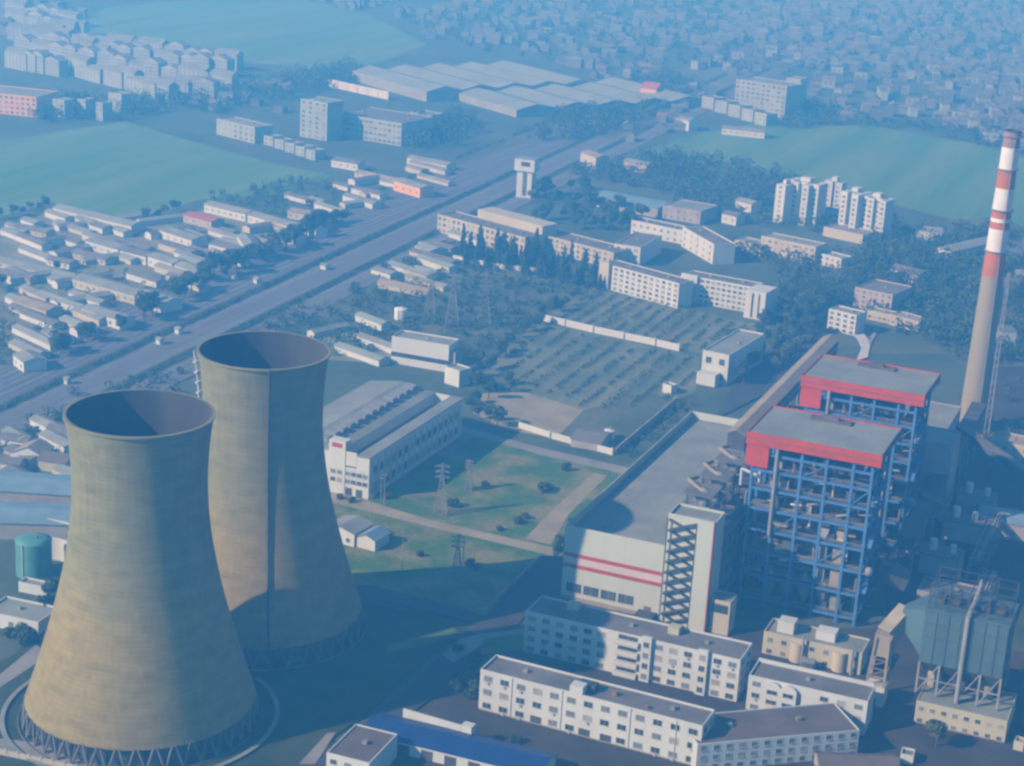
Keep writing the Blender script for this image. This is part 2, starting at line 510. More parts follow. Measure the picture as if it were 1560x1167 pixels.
def door(parent, x, ww, wh, mt='dark_frame', y=0.0):
    mb = MB()
    mb.box(-ww / 2, -0.05, 0.1, ww / 2, 0, wh)
    o = mb.build('door', M[mt], parent, (x, y, 0))
    return o
def walls(mb, W, D, z1, p=0.7, t=0.35, mi=0, z0=0.0):
    """four outer walls with a parapet round a sunken flat roof"""
    mb.box(0, 0, z0, W, D, z1, mi, top=False, bottom=False)
    o = [(0, 0), (W, 0), (W, D), (0, D)]
    i = [(t, t), (W - t, t), (W - t, D - t), (t, D - t)]
    for k in range(4):
        k2 = (k + 1) % 4
        mb.face([(*o[k], z1), (*o[k2], z1), (*i[k2], z1), (*i[k], z1)], mi)
        mb.face([(*i[k], z1), (*i[k2], z1), (*i[k2], z1 - p), (*i[k], z1 - p)], mi)
def line(a, b, z):
    A, B = gp(*a, z), gp(*b, z)
    d = B - A
    return Vector((A.x, A.y, 0)), math.hypot(d.x, d.y), math.atan2(d.y, d.x)
def block(name, label, cat, a, b, z, depth, wall='white_wall', roof='roof_grey', group=None, floors=0, bays=0, ww=1.7, wh=1.5,
          side=0, parapet=0.7, at=None, skip=(), band=None, base=0.9):
    """a flat-roofed building: front roof edge from pixel a to pixel b at height z"""
    if at: loc, W, rz = at
    else: loc, W, rz = line(a, b, z)
    loc = Vector(loc)
    t = thing(name, label, cat, loc, rz, group)
    footprint(loc, rz, W, depth)
    mb = MB()
    walls(mb, W, depth, z, parapet)
    mb.build('wall', M[wall], t)
    rb = MB()
    rb.box(0.36, 0.36, z - parapet - 0.4, W - 0.36, depth - 0.36, z - parapet - 0.02)
    roof_o = rb.build('roof', M[roof], t)
    if W > 14:
        ve = MB()
        for k in range(max(1, int(W / 22))):
            x = (k + 0.5) * W / max(1, int(W / 22)) + random.uniform(-3, 3)
            ve.box(x - 0.8, depth * 0.5, z - parapet, x + 0.8, depth * 0.5 + 1.4, z - parapet + 1.1)
        ve.build('roof_vent', M['roof_pale'], roof_o)
    if floors and bays:
        fh = (z - parapet) / floors
        for f in range(floors):
            for k in range(bays):
                if (f, k) in skip: continue
                window(t, (k + 0.5) * W / bays, f * fh + base * fh / 3.0, ww, wh)
            for k in range(side):
                window(t, (k + 0.5) * depth / side, f * fh + base * fh / 3.0, ww, wh, 'right', W, depth)
    if band:
        bb = MB()
        bb.box(-0.06, -0.06, 0.05, W + 0.06, depth + 0.06, 1.2)
        bb.build('base_band', M[band], t)
    return t, W, depth
def gable(mb, W, D, ze, zr, mi_wall=0, mi_roof=1, over=0.5, along='x', th=0.25):
    """walls with gable ends (material mi_wall) under a two-slope roof (mi_roof)"""
    mb.box(0, 0, 0, W, D, ze, mi_wall, top=False, bottom=False)
    if along == 'x':
        for x in (0, W):
            pts = [(x, 0, ze), (x, D, ze), (x, D / 2, zr)]
            mb.face(pts if x else pts[::-1], mi_wall)
        s = (zr - ze) / (D / 2)
        for (y0, y1) in ((-over, D / 2), (D + over, D / 2)):
            za = ze - s * over
            q = [(-over, y0, za), (W + over, y0, za), (W + over, y1, zr), (-over, y1, zr)]
            u = [(x, y, zz + th) for x, y, zz in q]
            if y0 > y1: q, u = q[::-1], u[::-1]
            mb.face(u, mi_roof); mb.face(q[::-1], mi_roof)
            for k in range(4):
                k2 = (k + 1) % 4
                mb.face([q[k], q[k2], u[k2], u[k]], mi_roof)
    else:
        for y in (0, D):
            pts = [(0, y, ze), (W, y, ze), (W / 2, y, zr)]
            mb.face(pts if not y else pts[::-1], mi_wall)
        s = (zr - ze) / (W / 2)
        for (x0, x1) in ((-over, W / 2), (W + over, W / 2)):
            za = ze - s * over
            q = [(x0, -over, za), (x1, -over, zr), (x1, D + over, zr), (x0, D + over, za)]
            u = [(x, y, zz + th) for x, y, zz in q]
            if x0 > x1: q, u = q[::-1], u[::-1]
            mb.face(u, mi_roof); mb.face(q[::-1], mi_roof)
            for k in range(4):
                k2 = (k + 1) % 4
                mb.face([q[k], q[k2], u[k2], u[k]], mi_roof)
def barn(name, label, cat, a, b, z, depth, rise=1.8, wall='white_wall', roof='roof_grey', group=None, along='x', bays=0, at=None, ww=1.5, wh=1.3):
    if at: loc, W, rz = at
    else: loc, W, rz = line(a, b, z)
    loc = Vector(loc)
    t = thing(name, label, cat, loc, rz, group)
    footprint(loc, rz, W, depth)
    mb = MB()
    gable(mb, W, depth, z, z + rise, 0, 1, along=along)
    n = len(mb.f)
    wb, rb = MB(), MB()
    wb.v, rb.v = mb.v[:], mb.v[:]
    for f_, m_ in zip(mb.f, mb.m):
        (rb if m_ else wb).f.append(f_); (rb if m_ else wb).m.append(0)
    for q in (wb, rb):                                   # keep only the vertices in use
        used = sorted({i for f_ in q.f for i in f_})
        mp = {o: i for i, o in enumerate(used)}
        q.v = [q.v[i] for i in used]
        q.f = [tuple(mp[i] for i in f_) for f_ in q.f]
    wb.build('wall', M[wall], t)
    rb.build('roof', M[roof], t)
    for k in range(bays):
        window(t, (k + 0.5) * W / bays, z * 0.4, ww, wh)
    return t, W, depth

# ------------------------------------------------------------------ cooling towers
TH, TZ, TA, TB = 104.0, 82.0, 20.9, 51.6
def tower_r(z):
    return TA * math.sqrt(1 + ((z - TZ) / TB) ** 2)
def make_tower(x, y, label):
    t = thing('cooling_tower', label, 'cooling tower', (x, y, 0), 0, 'concrete cooling towers of the power plant')
    z0 = 7.5
    prof = []
    for i in range(49):
        z = z0 + (TH - z0) * i / 48
        prof.append((tower_r(z), z))
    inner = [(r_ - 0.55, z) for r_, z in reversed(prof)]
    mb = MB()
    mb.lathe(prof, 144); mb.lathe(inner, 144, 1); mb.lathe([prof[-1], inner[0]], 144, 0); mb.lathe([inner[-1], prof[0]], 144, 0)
    mb.build('shell', [M['tower'], M['inner_shaded_concrete']], t, smooth=False)
    me = t.children[0].data
    me.polygons.foreach_set('use_smooth', [abs(p.normal.z) < 0.8 for p in me.polygons])
    # top walkway rim
    rb = MB()
    rt = tower_r(TH)
    rb.lathe([(rt - 0.6, TH + 0.02), (rt + 0.45, TH + 0.02), (rt + 0.45, TH - 0.6), (rt + 0.06, TH - 0.9)], 144)
    rb.build('rim', M['tower'], t)
    # slanted legs under the shell
    n, r0, r1 = 40, tower_r(0) - 1.6, tower_r(z0) - 0.2
    lm = {}
    for s in (-1, 1):
        da = s * math.pi / n * 0.82
        b = MB()
        b.tube((r0 * math.cos(0), r0 * math.sin(0), 0.2), (r1 * math.cos(da), r1 * math.sin(da), z0 + 0.3), 0.42, 8)
        lm[s] = b.mesh('leg', M['leg_concrete'])
    for k in range(n):
        for s in (-1, 1):
            put('leg', lm[s], t, (0, 0, 0), 2 * math.pi * k / n)
    bs = MB()
    bs.lathe([(39.1, -0.2), (39.1, 1.0), (38.7, 1.0), (38.7, 0.3)], 120)
    bs.build('basin_wall', M['leg_concrete'], t)
    bw = MB()
    bw.lathe([(38.6, 0.42), (0.1, 0.44)], 120)
    bw.build('basin_water', M['water'], t)
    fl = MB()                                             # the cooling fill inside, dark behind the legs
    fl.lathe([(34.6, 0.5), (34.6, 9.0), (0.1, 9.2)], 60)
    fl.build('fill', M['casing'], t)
    return t
T1 = make_tower(-303.6, 449.8, 'nearer of the two concrete cooling towers, largest thing at lower left')
T2 = make_tower(-305.4, 528.0, 'farther concrete cooling tower standing behind the nearer one, with a white ladder up its side')
def up_shell(name, ang, off, wd, mt, t, rungs=False, z_a=8, z_b=TH):
    mb = MB()
    zs = [z_a + (z_b - z_a) * i / 26 for i in range(27)]
    def P(z, da=0.0, o=off):
        r_ = tower_r(z) + o
        return (r_ * math.cos(ang) - da * math.sin(ang), r_ * math.sin(ang) + da * math.cos(ang), z)
    for i in range(26):
        if rungs:
            for da in (-wd / 2, wd / 2):
                mb.bar(P(zs[i], da), P(zs[i + 1], da), 0.22)
            for j in range(4):
                zz = zs[i] + (zs[i + 1] - zs[i]) * j / 4
                mb.bar(P(zz, -wd / 2), P(zz, wd / 2), 0.14)
            mb.bar(P(zs[i], -wd, 0.1), P(zs[i], wd, off + 0.6), 0.9, 0.4)
        else:
            mb.bar(P(zs[i]), P(zs[i + 1]), wd)
    return mb.build(name, M[mt], t)
up_shell('ladder', R(217), 1.3, 1.3, 'metal_white', T2, True)
up_shell('riser_pipe', R(305), 0.4, 0.6, 'dark_frame', T2)
for (cx_, cy_, a0, a1) in ((-303.6, 449.8, 118, 422),):
    _layer[0] += 0.02
    mb = MB()
    for k in range(76):
        u, v = R(a0 + (a1 - a0) * k / 76), R(a0 + (a1 - a0) * (k + 1) / 76)
        q = [(43.0, u), (44.6, u), (44.6, v), (43.0, v)]
        mb.face([(cx_ + r_ * math.cos(a), cy_ + r_ * math.sin(a), 0.6 + _layer[0]) for r_, a in q])
    structure('path', mb, M['roof_pale'])

# ------------------------------------------------------------------ turbine hall
HX0, HX1, HY0, HY1, HZ = -217.0, -177.0, 602.6, 760.0, 31.0
t = thing('turbine_hall', 'long turbine hall with grey flat roof and two red stripes across its white front', 'hall', (HX0, HY0, 0))
footprint((HX0, HY0, 0), 0, 40, 157)
W, D = HX1 - HX0, HY1 - HY0
mb = MB(); walls(mb, W, D, HZ, 3.4, 0.3); mb.build('wall', M['panel_wall'], t)
mb = MB(); mb.box(0.31, 0.31, HZ - 4, W - 0.31, D - 0.31, HZ - 3.42); mb.build('roof', M['roof_pale'], t)
for z0, z1, k in ((18.6, 20.2, 'red_stripe'), (15.8, 18.6, 'pink_stripe'), (14.2, 15.8, 'red_stripe')):
    mb = MB(); mb.box(0.1, -0.05, z0, W, 0, z1); mb.build('stripe', M[k], t)
for k in range(1, 5):
    for z0, z1 in ((20.3, HZ), (2.6, 14.1)):
        mb = MB(); mb.box(k * W / 5 - 0.08, -0.03, z0, k * W / 5 + 0.08, 0, z1); mb.build('panel_joint', M['window_frame'], t)
mb = MB(); mb.box(-0.08, -0.09, 0, W, 0, 2.5); mb.build('base_band', M['tan_metal'], t)
for k in range(4):
    o = put('window', window_mesh(6.0, 3.6), t, (5.0 + k * 7.0, 0, 4.4))
    gmb = MB()
    for q in range(1, 5): gmb.box(-3 + q * 1.2 - 0.06, -0.09, 0, -3 + q * 1.2 + 0.06, -0.04, 3.6)
    gmb.build('mullion', M['window_frame'], o)
mb = MB(); mb.box(33.2, -0.1, 0.1, 36.2, 0, 5.2); mb.build('door', M['rust'], t)
mb = MB(); mb.box(31.5, -6.5, 0, 38.5, -0.12, 3.6); mb.build('porch', M['dark_frame'], t)

# stair tower, annex, bunker bay
SX0, SX1 = -176.9, -158.8
t = thing('stair_tower', 'tall white stair tower with dark zigzag stairs at the end of the turbine hall', 'tower', (SX0, 601.4, 0))
W, D, Z = SX1 - SX0, 12.0, 44.5
mb = MB(); walls(mb, W, D, Z, 0.9, 0.4); mb.build('wall', M['panel_wall'], t)
mb = MB(); mb.box(0.42, 0.42, Z - 2, W - 0.42, D - 0.42, Z - 0.92); mb.build('roof', M['roof_pale'], t)
mb = MB(); mb.box(11.8, -1.6, 0, W - 0.3, -0.02, Z + 0.3); mb.build('pilaster', M['panel_wall'], t)
mb = MB(); mb.box(W - 0.29, -1.62, 0, W + 0.12, -0.02, Z); mb.build('edge_trim', M['red_stripe'], t)
mb = MB()
for k in range(2): mb.box(k * 11.2 + 0.1, -1.7, 0, k * 11.2 + 0.5, -1.3, Z - 1.5)
mb.build('stair_post', M['dark_frame'], t)
nf = 10
fh = (Z - 2.5) / nf
for k in range(nf):
    z0 = 0.5 + k * fh
    b = MB()
    xa, xb = (0.8, 5.8) if k % 2 == 0 else (5.8, 0.8)
    for (p_, q_) in (((xa, z0), (xb, z0 + fh / 2)), ((xb, z0 + fh / 2), (11.0 if k % 2 == 0 else 6.2, z0 + fh))):
        pass
    b.bar((0.8, -1.1, z0), (5.9, -1.1, z0 + fh * 0.55), 1.3, 0.55)
    b.bar((5.9, -0.9, z0 + fh * 0.55), (0.8, -0.9, z0 + fh), 1.3, 0.55)
    b.bar((5.9, -1.1, z0 + fh * 0.55), (11.0, -1.1, z0), 1.3, 0.55)
    b.bar((5.9, -0.9, z0 + fh * 0.55), (11.0, -0.9, z0 + fh), 1.3, 0.55)
    b.box(5.0, -1.65, z0 + fh * 0.55 - 0.15, 6.8, -0.15, z0 + fh * 0.55 + 0.25)
    b.build('stair_flight', M['dark_frame'], t)
block('annex', 'small white annex with dark opening at the foot of the stair tower', 'annex', 0, 0, 14.2, 9, at=((-158.2, 602.2, 0), 7.6, 0), wall='cream_wall', roof='roof_pale')
an = bpy.data.objects['annex']
mb = MB(); mb.box(0.7, -0.06, 9.2, 6.9, 0, 12.6); mb.build('opening', M['glass'], an)

t = thing('bunker_bay', 'dark coal bunker bay between the turbine hall and the boiler houses', 'industrial building', (-176.8, 613.6, 0))
W, D = 16.6, 165.0
footprint((-176.8, 613.6, 0), 0, W, D)
mb = MB(); walls(mb, W, D, 36.0, 0.8, 0.4); mb.build('wall', M['casing'], t)
mb = MB(); mb.box(0.42, 0.42, 34, W - 0.42, D - 0.42, 35.2); mb.build('roof', M['roof_grey'], t)
rr = random.Random(3)
for k in range(22):
    b = MB(); yy = 4 + k * 7.3
    b.bar((16.75, yy, 0.5), (16.75, yy, 35.5), 0.45)
    b.build('pilaster', M['steel_grey'], t)
for k in range(5):
    b = MB(); b.box(16.62, 0.3, 6 + k * 6.4, 17.0, D - 0.3, 6.6 + k * 6.4); b.build('ledge', M['steel_grey'], t)
t = thing('conveyor_gallery', 'tan roofed coal conveyor gallery raised above the bunker bay roof', 'conveyor', (-181.0, 690, 0))
mb = MB(); gable(mb, 7.5, 165, 7.0, 8.6, 0, 1, along='y', over=0.4)
gm = mb.mesh('gallery', [M['casing'], M['roof_tan']])
put('gallery', gm, t, (0, 0, 41.5))
for k in range(13):
    b = MB(); yy = 4 + 12.8 * k
    zb = 31.2 if yy < 68 else 0
    for x in (0.6, 6.9):
        b.bar((x, yy, zb if x < 4 else (36.0 if yy < 85 else 0)), (x, yy, 41.6), 0.5)
    b.bar((0.6, yy, 36.5), (6.9, yy, 41.2), 0.35)
    b.build('trestle', M['steel_grey'], t)
b = MB(); b.bar((7.7, 1, 45.0), (7.7, 164, 45.0), 0.5, 1.0); b.build('walkway', M['tan_metal'], t)
# the open framed part towards the camera, with vessels
for k, yy in enumerate((622, 642, 663)):
    t = thing('dust_collector', ['pale dust collector vessel in dark framing just above the stair tower', 'middle pale vessel in dark framing on the bunker bay roof', 'pale vessel in dark framing nearest the conveyor gallery end'][k], 'vessel', (-170, yy, 35.2), 0, 'framed vessels on the bunker bay roof')
    b = MB(); b.lathe([(0.5, 1.5), (3.0, 5.0), (3.0, 11.5), (2.2, 13.0), (0.3, 13.6)], 20); b.build('vessel', M['steel_grey'], t, smooth=True)
    for j, (sx, sy) in enumerate(((-4.6, -6), (4.6, -6), (4.6, 6), (-4.6, 6))):
        b = MB(); b.bar((sx, sy, 0), (sx, sy, 12.5), 0.45); b.build('post', M['dark_frame'], t)
    for zz in (4.2, 8.4, 12.5):
        b = MB()
        for (p_, q_) in (((-4.6, -6), (4.6, -6)), ((4.6, -6), (4.6, 6)), ((4.6, 6), (-4.6, 6)), ((-4.6, 6), (-4.6, -6))):
            b.bar((*p_, zz), (*q_, zz), 0.35)
        b.build('ring_beam', M['steel_grey'], t)
    for s in (-6, 6):
        b = MB(); b.bar((-4.6, s, 0), (4.6, s, 4.2), 0.3); b.bar((4.6, s, 4.2), (-4.6, s, 8.4), 0.3); b.bar((-4.6, s, 8.4), (4.6, s, 12.5), 0.3)
        b.build('brace', M['dark_frame'], t)
    b = MB(); b.tube((-1, 0, 12.5), (-7, 3, 14.5), 0.8, 10); b.tube((-7, 3, 14.5), (-7, 14, 12), 0.8, 10); b.build('pipe', M['tan_metal'], t)
    b = MB(); b.box(-6.5, -6.5, 12.75, 5.2, 6.5, 13.0); b.box(-6.5, -6.5, 8.55, -4.2, 6.5, 8.7); b.build('platform', M['roof_grey'], t)

# ------------------------------------------------------------------ boiler houses
def make_boiler():
    t = thing('boiler_house', 'nearer boiler house of blue steel framing under a grey roof with bright red fascia', 'boiler house', (-159.0, 634.0, 0), 0, 'boiler houses with red-edged roofs')
    W, D, Z = 51.2, 36.0, 70.0
    b = MB(); b.box(0.35, 0.35, 68.6, W - 0.35, D - 0.35, 69.5); r_ = b.build('roof', M['roof_pale'], t)
    b = MB()
    b.box(17, 28, 69.51, 33, 33, 70.3); b.box(22, 29, 70.31, 28, 32, 71.6)
    b.build('roof_hatch', M['roof_brown'], r_)
    b = MB()
    b.box(0, 0, 65.2, W, 0.34, Z); b.box(0, D - 0.34, 65.2, W, D, Z); b.box(0, 0.34, 65.2, 0.34, D - 0.34, Z)
    b.build('fascia', M['red_paint'], t)
    b = MB(); b.box(W - 0.34, 0.34, 67.2, W, D - 0.34, Z); b.build('fascia', M['casing'], t)
    b = MB(); b.box(-0.12, -0.14, 67.4, W + 0.05, -0.01, 67.75); b.build('fascia_rib', M['rust'], t)
    b = MB(); b.box(0.3, 0.6, 56.5, 9.0, 1.2, 65.0); b.build('wall_panel', M['red_paint'], t)
    cx = [3.0, 12.5, 21.5, 31.0, 41.0, 48.0]
    cy = [2.0, 12.5, 23.0, 34.0]
    cm = MB(); cm.bar((0, 0, 0), (0, 0, 68.5), 1.05)
    cm = cm.mesh('column', M['steel_blue'])
    for j, y in enumerate(cy):
        for i, x in enumerate(cx):
            if j in (1, 2) and i not in (0, 5): continue
            put('column', cm, t, (x, y, 0))
    for zz in (3.0, 12.5, 22.0, 31.0, 39.5, 47.5, 55.0, 61.5):
        b = MB()
        for y in (2.0, 34.0): b.bar((cx[0], y, zz), (cx[-1], y, zz), 0.7, 0.95)
        for x in (cx[0], cx[-1]): b.bar((x, 2.0, zz), (x, 34.0, zz), 0.7, 0.95)
        b.build('floor_beam', M['steel_blue'], t)
    rr = random.Random(11)
    for k, zz in enumerate((3.4, 12.9, 22.4, 31.4, 39.9, 47.9, 55.4)):
        b = MB()
        b.box(cx[0], 2.7, zz, cx[-1], 7.5 if k % 2 else 10.5, zz + 0.2)
        b.box(cx[-1] - 6, 7.6, zz, cx[-1] - 0.6, 33, zz + 0.2)
        if k % 2: b.box(cx[0] - 4, 2.7, zz, cx[0] - 0.6, 12, zz + 0.2)
        f = b.build('platform', M['roof_grey'] if k in (2, 4) else M['casing'], t)
        h = MB()
        for q in range(13): h.bar((cx[0] + q * 3.75, 2.7, zz + 0.2), (cx[0] + q * 3.75, 2.7, zz + 1.4), 0.12)
        h.bar((cx[0], 2.7, zz + 1.4), (cx[-1], 2.7, zz + 1.4), 0.16); h.bar((cx[0], 2.7, zz + 0.8), (cx[-1], 2.7, zz + 0.8), 0.12)
        h.build('railing', M['steel_grey'], f)
    b = MB(); b.box(10, 9, 9, 39, 31, 60); b.build('boiler_casing', M['casing'], t)
    for k in range(28):
        b = MB(); x, zz, ww_ = rr.uniform(5, 40), rr.choice((3.7, 13.2, 22.7, 31.7, 40.2, 48.2, 55.7)), rr.uniform(2, 6)
        b.box(x, 4.5, zz, x + ww_, 8.0, zz + rr.uniform(2, 5)); b.build('equipment', M[rr.choice(('casing', 'dark_frame', 'rust', 'steel_grey'))], t)
    for k, zz in enumerate((16, 24, 31.5, 38, 45, 52)):
        b = MB(); b.box(9.4, 8.3, zz, 39.6, 31.6, zz + 0.9); b.build('stiffener', M['tan_metal'] if k < 3 else M['steel_grey'], t)
    for k in range(4):
        b = MB(); x = 13 + k * 7
        b.lathe([(0.3, 3.4), (2.4, 8), (2.4, 14), (0.6, 16)], 14, cx=x, cy=6.5)
        b.build('coal_mill', M['steel_grey'], t, smooth=True)
    for k in range(40):
        b = MB()
        x, zz = rr.uniform(5, 46), rr.uniform(8, 60)
        p_ = (x, rr.uniform(4, 8), zz)
        q_ = (x + rr.choice((-1, 1)) * rr.uniform(3, 9), p_[1], zz + rr.uniform(-2, 2))
        s_ = (q_[0], q_[1] + 0.5, q_[2] + rr.choice((-1, 1)) * rr.uniform(5, 9))
        rad = rr.uniform(0.25, 0.65)
        b.tube(p_, q_, rad, 8); b.tube(q_, s_, rad, 8)
        b.build('pipe', M[rr.choice(('steel_grey', 'tan_metal', 'metal_white', 'rust'))], t)
    for k in range(2):
        b = MB(); x = 30 + k * 6.5
        b.box(x, 4.0, 12.9, x + 4.2, 8.6, 30); b.bar((x + 2, 6.3, 30), (x + 2, 9, 36), 3.4); b.build('air_duct', M['tan_metal'] if k else M['steel_grey'], t)
    b = MB(); b.tube((12.3, 0.9, 30), (12.3, 0.9, 66), 0.75, 12); b.build('vent_stack', M['steel_grey'], t)
    for k in range(6):
        b = MB()
        i = k % 5
        zs = (3.0, 12.5, 22.0, 31.0, 39.5, 47.5, 55.0, 61.5)
        z0 = zs[(k * 3) % 7]; z1 = zs[(k * 3) % 7 + 1]
        b.bar((cx[i], 2.0, z0), (cx[i + 1], 2.0, z1), 0.4); b.build('brace', M['steel_blue'], t)
    for k in range(7):                                    # stairs up the right side
        b = MB(); zs = (3.0, 12.5, 22.0, 31.0, 39.5, 47.5, 55.0, 61.5)
        y0, y1 = (6, 16) if k % 2 else (16, 6)
        b.bar((49.6, y0, zs[k]), (49.6, y1, zs[k + 1]), 1.4, 0.4); b.build('stair_flight', M['steel_blue'], t)
    b = MB(); b.lathe([(0.2, 21.2), (1.3, 22.0), (1.6, 23.3), (1.2, 24.6), (0.2, 25.2)], 14, cx=51.2, cy=2.0); b.bar((48, 2, 22), (51, 2, 22), 0.4); b.build('drum', M['steel_grey'], t, smooth=True)
    b = MB(); b.box(39.2, 12, 14, 50.5, 28, 22); b.bar((50.5, 20, 18), (62, 24, 14), 7.0); b.build('flue_duct', M['casing'], t)
    return t
B1 = make_boiler()
footprint((-159, 634, 0), 0, 52, 36)
footprint((-159, 716, 0), 0, 53, 36)
B2 = copy_tree(B1, (-159.0, 716.0, 0), label='farther boiler house with red fascia and red wall panel, behind the nearer red-edged roof')
# control building at the boiler's foot
t, W, D = block('control_building', 'low cream building with rounded bays at the foot of the nearer boiler house', 'building', 0, 0, 9.5, 13, at=((-135.5, 595.0, 0), 36, 0), wall='cream_wall', roof='roof_pale', floors=2, bays=7, ww=1.8, wh=1.6, skip={(0, 2), (1, 2), (0, 5), (1, 5)})
for k, x in enumerate((12.8, 28.2)):
    b = MB(); b.lathe([(2.6, 0.05), (2.6, 8.0), (0.1, 8.1)], 24, cx=x, cy=0.4); b.build('round_bay', M['cream_wall'], t)
b = MB(); b.box(4, 3, 8.9, 10, 9, 13.2); b.build('roof_house', M['white_wall'], t)
b = MB(); b.box(18, 4, 8.9, 25, 10, 12.2); b.build('roof_house', M['white_wall'], t)
b = MB(); b.tube((15, -1.5, 0), (15, -1.5, 12), 0.4, 8); b.tube((33, -1.5, 0), (33, -1.5, 11), 0.5, 8); b.build('pipe', M['steel_grey'], t)
t = thing('transformer', 'grey transformer with fins standing before the cream control building', 'transformer', (-120, 589.5, 0))
b = MB(); b.box(0, 0, 0.6, 5, 3, 4.2); b.build('tank', M['steel_grey'], t)
b = MB()
for k in range(6): b.box(0.3 + k * 0.8, -0.9, 0.9, 0.6 + k * 0.8, -0.01, 3.8)
b.build('radiator', M['steel_grey'], t)
for k in range(3):
    b = MB(); b.tube((1 + k * 1.5, 1.5, 4.2), (1 + k * 1.5, 1.5, 5.9), 0.2, 8, r2=0.1); b.build('bushing', M['tan_metal'], t)

# ------------------------------------------------------------------ dust precipitator and its neighbours
ESP = t = thing('precipitator', 'blue-grey dust precipitator box on legs with a pipe down its front', 'precipitator', (-77.0, 575.0, 0))
b = MB(); b.box(0, 0, 20.5, 27.5, 20, 39.5); b.build('casing', M['esp_metal'], t)
b = MB(); b.box(-0.4, -0.4, 39.52, 27.9, 20.4, 40.2); b.build('deck', M['esp_metal'], t)
b = MB()
for k in range(1, 7): b.box(k * 4 - 0.15, -0.3, 20.6, k * 4 + 0.15, -0.01, 39.4)
for zz in (25, 30, 35): b.box(0.1, -0.22, zz, 27.4, -0.01, zz + 0.3)
b.build('stiffener', M['esp_metal'], t)
b = MB()
for q in (((-0.02, 0.5, 21), (-0.02, 19.5, 21), (-0.02, 19.5, 39), (-0.02, 0.5, 39)),): pass
F0 = [(-0.02, 1, 22), (-0.02, 19, 22), (-0.02, 19, 39), (-0.02, 1, 39)]
F1 = [(-8.5, 7, 29), (-8.5, 12, 29), (-8.5, 12, 35), (-8.5, 7, 35)]
for k in range(4):
    k2 = (k + 1) % 4
    b.face([F0[k], F0[k2], F1[k2], F1[k]])
b.face(F1)
b.build('inlet_funnel', M['esp_metal'], t)
for k in range(4):
    for j in range(2):
        b = MB(); x0, y0 = k * 6.9 + 0.2, j * 10 + 0.2
        T_ = [(x0, y0, 20.48), (x0 + 6.5, y0, 20.48), (x0 + 6.5, y0 + 9.5, 20.48), (x0, y0 + 9.5, 20.48)]
        B_ = [(x0 + 1.6, y0 + 2.6, 16.6), (x0 + 4.9, y0 + 2.6, 16.6), (x0 + 4.9, y0 + 6.9, 16.6), (x0 + 1.6, y0 + 6.9, 16.6)]
        for q in range(4):
            q2 = (q + 1) % 4
            b.face([B_[q], B_[q2], T_[q2], T_[q]])
        b.face(B_)
        b.build('hopper', M['casing'], t)
for k in range(3):
    b = MB(); b.lathe([(2.6, 9.02), (2.6, 14.5), (0.3, 15.4)], 18, cx=5 + k * 8.5, cy=9); b.build('ash_vessel', M['casing' if k % 2 else 'tan_metal'], t, smooth=True)
b = MB(); b.box(1, 12, 9.02, 26.5, 19, 16.4); b.build('back_wall', M['dark_frame'], t)
for k in range(4):
    b = MB(); b.bar((k * 6.8 + 0.4, 0.3, 9.4), (k * 6.8 + 6.6, 0.3, 20), 0.35); b.bar((k * 6.8 + 0.4, 0.3, 14.5), (k * 6.8 + 6.6, 0.3, 14.5), 0.4); b.build('brace', M['steel_grey'], t)
for k in range(5):
    for j in range(2):
        b = MB(); b.bar((k * 6.8 + 0.2, j * 19.4 + 0.3, 9.0), (k * 6.8 + 0.2, j * 19.4 + 0.3, 20.48), 0.7); b.build('leg', M['tan_metal'] if k in (0, 4) else M['steel_grey'], t)
b = MB(); b.tube((14.2, -1.0, 9.0), (14.2, -1.0, 41), 0.85, 12); b.tube((14.2, -1.0, 41), (15, 8, 44), 0.85, 12); b.tube((15, 8, 44), (15, 19, 46), 0.85, 12); b.build('pipe', M['steel_grey'], t)
for zz in (42.0, 45.0, 48.0):
    b = MB()
    for (p_, q_) in (((0.5, 0.5), (27, 0.5)), ((27, 0.5), (27, 19.5)), ((27, 19.5), (0.5, 19.5)), ((0.5, 19.5), (0.5, 0.5))): b.bar((*p_, zz), (*q_, zz), 0.2)
    b.build('railing', M['dark_frame'], t)
for k in range(5):
    b = MB()
    for y in (0.5, 19.5): b.bar((0.5 + k * 6.6, y, 40.2), (0.5 + k * 6.6, y, 48), 0.25)
    b.bar((0.5 + k * 6.6, 0.5, 48), (0.5 + k * 6.6, 19.5, 48), 0.35)
    b.box(2 + k * 5, 6, 40.22, 5 + k * 5, 12, 42.2)
    b.build('deck_frame', M['dark_frame'], t)
t, W, D = block('service_building', 'low beige service building with two window rows under the precipitator', 'building', 0, 0, 9.0, 22, at=((-75.2, 569.0, 0), 30.2, 0), wall='cream_wall', roof='roof_pale', floors=2, bays=8, ww=1.6, wh=1.4, band='rust', parapet=0.3)
t = thing('duct_tower', 'tan framed duct tower on a white base left of the precipitator', 'duct', (-92.5, 577, 0))
b = MB(); b.box(-1.5, -3, 0, 5.5, 5, 8.0); b.build('base', M['white_wall'], t)
b = MB(); b.box(1, -3.05, 0.1, 3, -3.0, 4); b.build('door', M['rust'], t)
for (x, y) in ((-1, -2.5), (5, -2.5), (5, 4.5), (-1, 4.5)):
    b = MB(); b.bar((x, y, 8), (x + (1.5 if x < 0 else 0), y, 26), 0.8); b.build('leg', M['tan_metal'], t)
b = MB(); b.box(-0.2, -2.2, 19, 5.8, 4.2, 27); b.bar((3, 1, 26), (8, 9, 33), 5.5); b.build('duct', M['tan_metal'], t)
